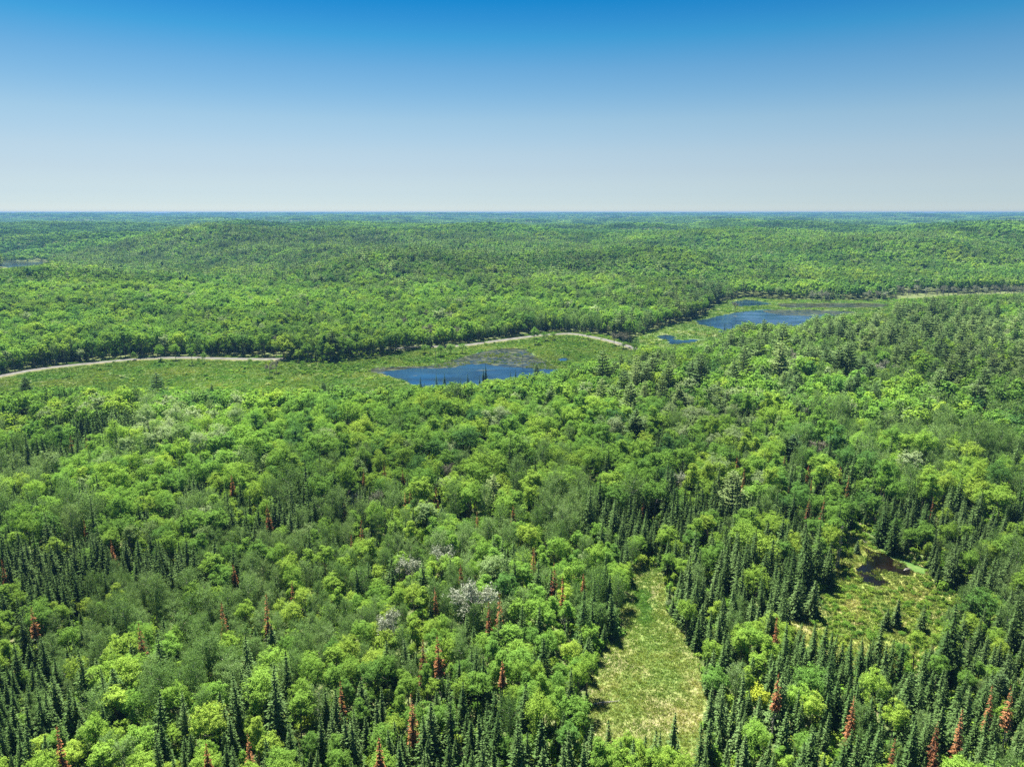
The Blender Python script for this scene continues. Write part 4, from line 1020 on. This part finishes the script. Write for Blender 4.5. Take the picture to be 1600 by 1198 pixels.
# low scrub that closes the forest edge beyond the road and the far shore
X, Y = sow(380, 900, 3.2, 33)
az_ = np.arctan2(X, Y); Dd = np.hypot(X, Y); dl = Dd - np.interp(az_, FLAT_AZ, FLAT_D)
PX, PY, _ = project(X, Y, 0*X)
ok = (dl > -9) & (dl < 26)
for g in (G_MARSH, G_LAKE): ok &= ~in_poly(PX, PY, g)
Zt = terrain(X, Y); ok &= allowed(X, Y, Zt, np.full(X.shape, 3.5), np.full(X.shape, 2.0)) & (road_hole(PX, PY, X, Y) > 0)
X, Y, Zt = X[ok], Y[ok], Zt[ok]
rows = np.stack([X, Y, Zt, r3.uniform(1.5, 3.2, len(X)), r3.uniform(1.6, 4.2, len(X)), r3.uniform(0, 6.28, len(X)), np.clip(r3.normal(.40, .2, len(X)), 0, .9), r3.integers(0, 4, len(X))], 1)
gn_scatter('edge_scrub', rows, bush_models(4, n=130, Rr=1.0, ls=0.36, hz=1.0), 'leafy scrub closing the foot of the forest edge')

# ------------------------------------------------------------------ single small things
def logm(pa, pb, r0, r1, name, label):
    a = ground(*pa); b = ground(*pb)
    A = np.array([*a, 0.3]); B = np.array([*b, 0.25])
    g = Geo(); mid = (A+B)/2 + [0, 0.4, 0.05]
    g.tube([A, mid, B], [r0, (r0+r1)/2, r1], 7)
    root = bpy.data.objects.new(name, None); link(root); root.location = tuple(A)
    t = g.mesh('log_trunk', M_GREYWOOD); o = obj('trunk', t, root); o.matrix_parent_inverse = Matrix.Translation(-Vector(A))
    g2 = Geo(); r = np.random.default_rng(int(r0*1000))
    for k in range(16):
        f = r.uniform(.25, 1); s = A*(1-f)+B*f; dd = (B-A)/np.linalg.norm(B-A)
        e_ = s + dd*r.uniform(.4, 1.2) + np.array([r.normal(0, .7), r.normal(0, .7), r.uniform(0, .5)])
        g2.tube([s, e_], [0.05, 0.015], 3)
    o = obj('branches', g2.mesh('log_branches', M_GREYWOOD), root); o.matrix_parent_inverse = Matrix.Translation(-Vector(A))
    tag(root, label, 'log')
logm((908,1106), (968,1096), 0.16, 0.06, 'fallen_log', 'long pale fallen trunk lying across the left edge of the long clearing')
logm((1335,842), (1352,848), 0.22, 0.10, 'fallen_log', 'short grey log lying at the far end of the pond')
logm((1412,893), (1420,889), 0.20, 0.10, 'fallen_log', 'short pale log in the right corner of the black pond')
# ------------------------------------------------------------------ labels
LAND = [('the yellow green round tree',1185,1080),('the round pale grey tree',740,930),('the black pond',1385,890),('the fallen trunk in the long clearing',940,1100),
 ('the narrow end of the long clearing',1010,890),('the left edge of the long clearing',915,1060),('the right edge of the long clearing',1100,1060),('the near end of the long clearing',1000,1170),
 ('the shrubby clearing',1300,960),('the big layered pine',1150,760),('the pale single pine',768,765),('the lone dark pine by the marsh',240,605),
 ('the nearer lake',700,590),('the far lake',1200,500),('the marsh creek',110,590),('the road bend',885,522),('the grey leafless pair',660,870),
 ('the tall rust red tree left of the shrubby clearing',1218,990),('the rust red tree near the lower right corner',1556,1090),('the rust red tree left of the clearing',785,1050),
 ('the rust red tree in the aspens',452,930),('the rust red trio',600,740),('the bleached snag pair',1316,830),('the silvery tree patch',260,690),('the lower left corner',20,1170),('the lower right corner',1585,1180),('the left border',10,800),('the right border',1590,780),('the yellow green maples on the left',80,1060),('the rust red tree by the lower border',591,1170)]
def direction(dx, dy):
    a = math.degrees(math.atan2(-dy, dx)) % 360
    return ['right of', 'beyond and right of', 'beyond', 'beyond and left of', 'left of', 'nearer and left of', 'nearer than', 'nearer and right of'][int(((a+22.5) % 360)//45)]
def near_word(d, f):
    k = d/(6.0*FPX/f)         # in crown widths
    return ['just','two crowns','four crowns','six crowns','eight crowns','ten crowns','twelve crowns','fifteen crowns','twenty crowns','far'][int(np.searchsorted([1.2,3,5,7,9,11,13.5,17.5,26], k))]
COLW = {
 'broadleaf_tree': [(0.28,'deep green'),(0.45,'mid green'),(0.6,'fresh green'),(0.75,'bright green'),(0.9,'yellow green'),(9,'silvery green')],
 'spruce_tree': [(0.3,'blackish green'),(0.5,'dark green'),(0.7,'mid green'),(9,'blue green')],
 'aspen_tree': [(0.3,'dull green'),(0.5,'olive green'),(0.7,'grey green'),(9,'pale green')],
 'pine_tree': [(0.3,'dark green'),(0.6,'soft green'),(9,'pale green')],
 'dead_spruce': [(0.35,'dark rust'),(0.7,'rust red'),(9,'orange brown')],
 'bare_tree': [(0.35,'brownish grey'),(0.75,'grey'),(9,'silver grey')],
 'dead_snag': [(9,'bleached')], 'yellow_tree': [(9,'lemon yellow')]}
NOUN = {'broadleaf_tree':'broadleaf tree','spruce_tree':'spruce','aspen_tree':'aspen','pine_tree':'pine','dead_spruce':'dead spruce','bare_tree':'leafless tree','dead_snag':'dead snag','yellow_tree':'small tree'}
GRP = {'broadleaf_tree':'broadleaf trees of the near forest','spruce_tree':'spruces of the near forest','aspen_tree':'aspens of the near forest','pine_tree':'pines of the forest','dead_spruce':'rust red dead spruces','bare_tree':'leafless grey trees','dead_snag':'bleached dead snags'}
seen = {}
for t in THINGS:
    sz = t['sz']
    size = 'tall' if sz > 1.02 else 'middling' if sz > 0.8 else 'short' if sz > 0.55 else 'small'
    ratio = t['s']/t['sz']
    shape = 'broad' if ratio > 1.06 else 'slender' if ratio < 0.94 else ''
    cw = next(w for lim, w in COLW[t['kind']] if t['tint'] <= lim)
    cand = sorted(LAND, key=lambda l: (l[1]-t['px'])**2 + (l[2]-t['py'])**2)
    done = False
    for l in cand[:5]:
        dx, dy = t['px']-l[1], t['py']-l[2]
        d = math.hypot(dx, dy)
        lab = ' '.join(f"{size} {shape} {cw} {NOUN[t['kind']]} {near_word(d, t['f'])} {direction(dx, dy)} {l[0]}".split())
        if t['kind'] == 'yellow_tree': lab = 'small round yellow green tree right of the long clearing, paler than its neighbours'
        if len(lab.split()) <= 16 and lab not in seen:
            done = True; break
        lab = 'x'
    if t['meta'] == 'shore':
        lab = 'thin bleached trunk in the row of dead trees along the far right shore' if t['kind'] == 'dead_snag' else 'grey leafless tree in the band of dead trees along the far right shore'; done = True
    if not done:
        for l in cand:
            for l2 in cand:
                if l2 is l: continue
                lab = ' '.join(f"{size} {cw} {NOUN[t['kind']]} {near_word(math.hypot(t['px']-l[1], t['py']-l[2]), t['f'])} {direction(t['px']-l[1], t['py']-l[2])} {l[0]}".split())
                lab2 = lab + ', ' + direction(t['px']-l2[1], t['py']-l2[2]) + ' ' + l2[0]
                if len(lab2.split()) <= 16 and lab2 not in seen: lab = lab2; done = True; break
                lab3 = ' '.join(f"{size} {NOUN[t['kind']]} {direction(t['px']-l[1], t['py']-l[2])} {l[0]}, {near_word(math.hypot(t['px']-l2[1], t['py']-l2[2]), t['f'])} {direction(t['px']-l2[1], t['py']-l2[2])} {l2[0]}".split())
                if len(lab3.split()) <= 16 and lab3 not in seen: lab = lab3; done = True; break
            if done: break
    seen[lab] = seen.get(lab, 0)+1
    tag(t['o'], lab, 'tree', GRP.get(t['kind']))
print('trees', len(THINGS), 'dup labels', sum(v for v in seen.values() if v > 1), 'stand', {k: len(v) for k, v in POINTS.items()}, 'near', n_near)

# ------------------------------------------------------------------ haze: one closed box of thin air round everything
zt = 103.5; zb = float(min(GZ.min(), 0)) - 1.0 - 0.2
e_ = 14800.0
V = np.array([[x, y, z] for z in (zb, zt) for y in (-e_, e_) for x in (-e_, e_)])
F = np.array([[0, 2, 3, 1], [4, 5, 7, 6], [0, 1, 5, 4], [2, 6, 7, 3], [0, 4, 6, 2], [1, 3, 7, 5]])
m, N, L = nt('haze_air')
out = N.new('ShaderNodeOutputMaterial'); pv = N.new('ShaderNodeVolumePrincipled')
pv.inputs['Color'].default_value = (0.125, 0.31, 0.60, 1); pv.inputs['Density'].default_value = 9.5e-5
pv.inputs['Anisotropy'].default_value = 0.2
L.new(pv.outputs[0], out.inputs['Volume'])
hz = tag(obj('haze', mesh_from('haze', V, F, [m])), 'thin blue summer haze over the far forest', kind='stuff')
print('max ground', GZ.max())
